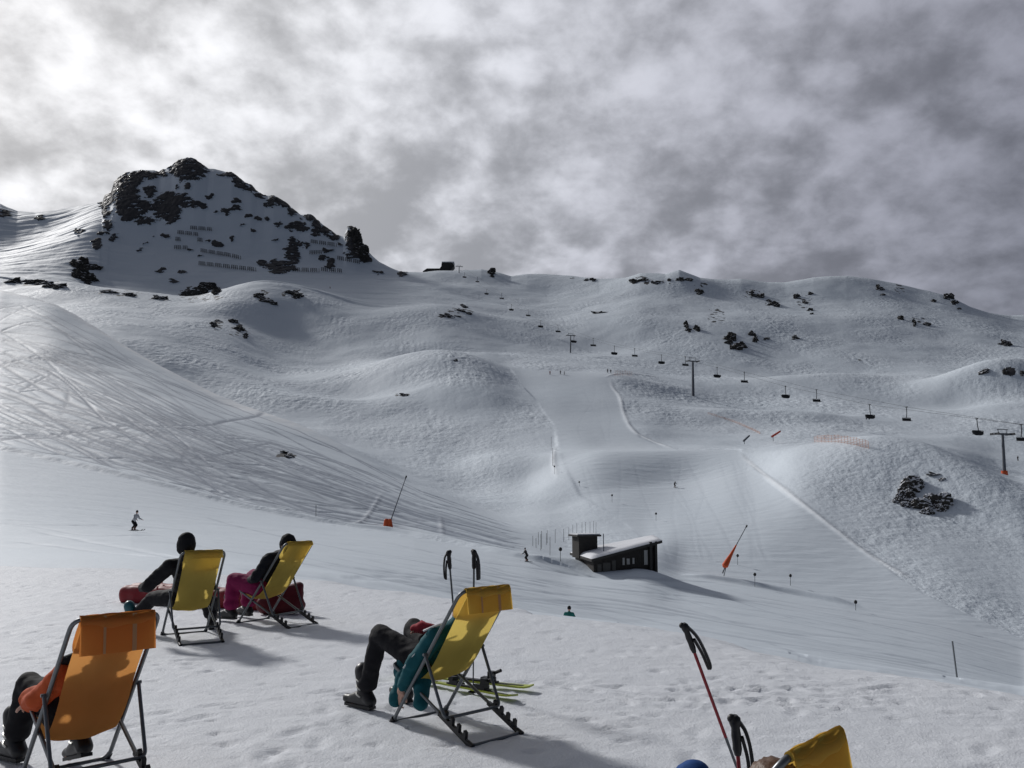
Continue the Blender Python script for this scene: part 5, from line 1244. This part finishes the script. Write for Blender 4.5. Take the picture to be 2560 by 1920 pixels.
def cn(scale, detail, rough, dist, off):
    mp = N(nt, 'ShaderNodeMapping'); mp.inputs['Location'].default_value = (off, off * .7, off * 1.3); nt.links.new(cb.outputs[0], mp.inputs[0])
    n = N(nt, 'ShaderNodeTexNoise', Scale=scale, Detail=detail, Roughness=rough, Distortion=dist); nt.links.new(mp.outputs[0], n.inputs['Vector'])
    return n.outputs['Fac']
cA = cn(2.2, 3.0, .5, .2, 3.1); cB = cn(9.5, 9.0, .58, .15, 7.7); cC = cn(19, 6.0, .58, .2, 1.9)
wn_ = N(nt, 'ShaderNodeTexNoise', Scale=3.0, Detail=5.0, Roughness=.55); nt.links.new(cb.outputs[0], wn_.inputs['Vector'])
wv_ = N(nt, 'ShaderNodeVectorMath'); wv_.operation = 'MULTIPLY_ADD'; nt.links.new(wn_.outputs['Color'], wv_.inputs[0]); wv_.inputs[1].default_value = (.42, .42, .42); nt.links.new(cb.outputs[0], wv_.inputs[2])
vo = N(nt, 'ShaderNodeTexVoronoi', Scale=9.5); vo.feature = 'SMOOTH_F1'; vo.inputs['Smoothness'].default_value = .55; nt.links.new(wv_.outputs[0], vo.inputs['Vector'])
puff = mathn(nt, 'SUBTRACT', .42, vo.outputs['Distance'])
cl = mathn(nt, 'ADD', mathn(nt, 'ADD', mathn(nt, 'MULTIPLY', cA, .34), mathn(nt, 'MULTIPLY', cB, .72)), mathn(nt, 'MULTIPLY', cC, .42))
cl = mathn(nt, 'ADD', cl, mathn(nt, 'MULTIPLY', puff, .42))
mr = N(nt, 'ShaderNodeMapRange'); mr.interpolation_type = 'SMOOTHSTEP'; mr.inputs[1].default_value = .46; mr.inputs[2].default_value = .99; mr.inputs[3].default_value = .58; mr.inputs[4].default_value = 1.38
nt.links.new(cl, mr.inputs[0])
dt = N(nt, 'ShaderNodeVectorMath'); dt.operation = 'DOT_PRODUCT'; nt.links.new(tc.outputs['Generated'], dt.inputs[0]); dt.inputs[1].default_value = sd
rp = N(nt, 'ShaderNodeValToRGB'); e = rp.color_ramp; e.interpolation = 'B_SPLINE'
nt.links.new(mathn(nt, 'ADD', mathn(nt, 'MULTIPLY', dt.outputs['Value'], .5), .5), rp.inputs[0])
def stop(d, c):
    el = e.elements.new(d * .5 + .5); el.color = (*c, 1)
e.elements[0].position = 0; e.elements[0].color = (.050, .060, .085, 1); e.elements[1].position = 1; e.elements[1].color = (.82, .82, .835, 1)
stop(-.2, (.055, .067, .095)); stop(.1, (.09, .10, .132)); stop(.30, (.178, .184, .222)); stop(.5, (.300, .306, .360)); stop(.68, (.450, .458, .510)); stop(.82, (.62, .63, .675)); stop(.92, (.74, .745, .77))
vm = N(nt, 'ShaderNodeVectorMath'); vm.operation = 'SCALE'; nt.links.new(rp.outputs[0], vm.inputs[0])
zr = N(nt, 'ShaderNodeMapRange'); zr.inputs[1].default_value = .56; zr.inputs[2].default_value = .80; zr.inputs[3].default_value = 1.0; zr.inputs[4].default_value = .40   # unseen sky overhead, dimmed on purpose to lower the ambient light
nt.links.new(sp_.outputs['Z'], zr.inputs[0]); nt.links.new(mathn(nt, 'MULTIPLY', mr.outputs[0], zr.outputs[0]), vm.inputs['Scale'])
bg2 = N(nt, 'ShaderNodeBackground'); nt.links.new(vm.outputs[0], bg2.inputs[0]); bg2.inputs[1].default_value = 1.0
mxs = N(nt, 'ShaderNodeMixShader'); mxs.inputs[0].default_value = .94
nt.links.new(bg1.outputs[0], mxs.inputs[1]); nt.links.new(bg2.outputs[0], mxs.inputs[2]); nt.links.new(mxs.outputs[0], out.inputs[0])
S.view_settings.view_transform = 'Standard'; S.view_settings.look = 'None'; S.view_settings.gamma = 1; S.view_settings.exposure = 0
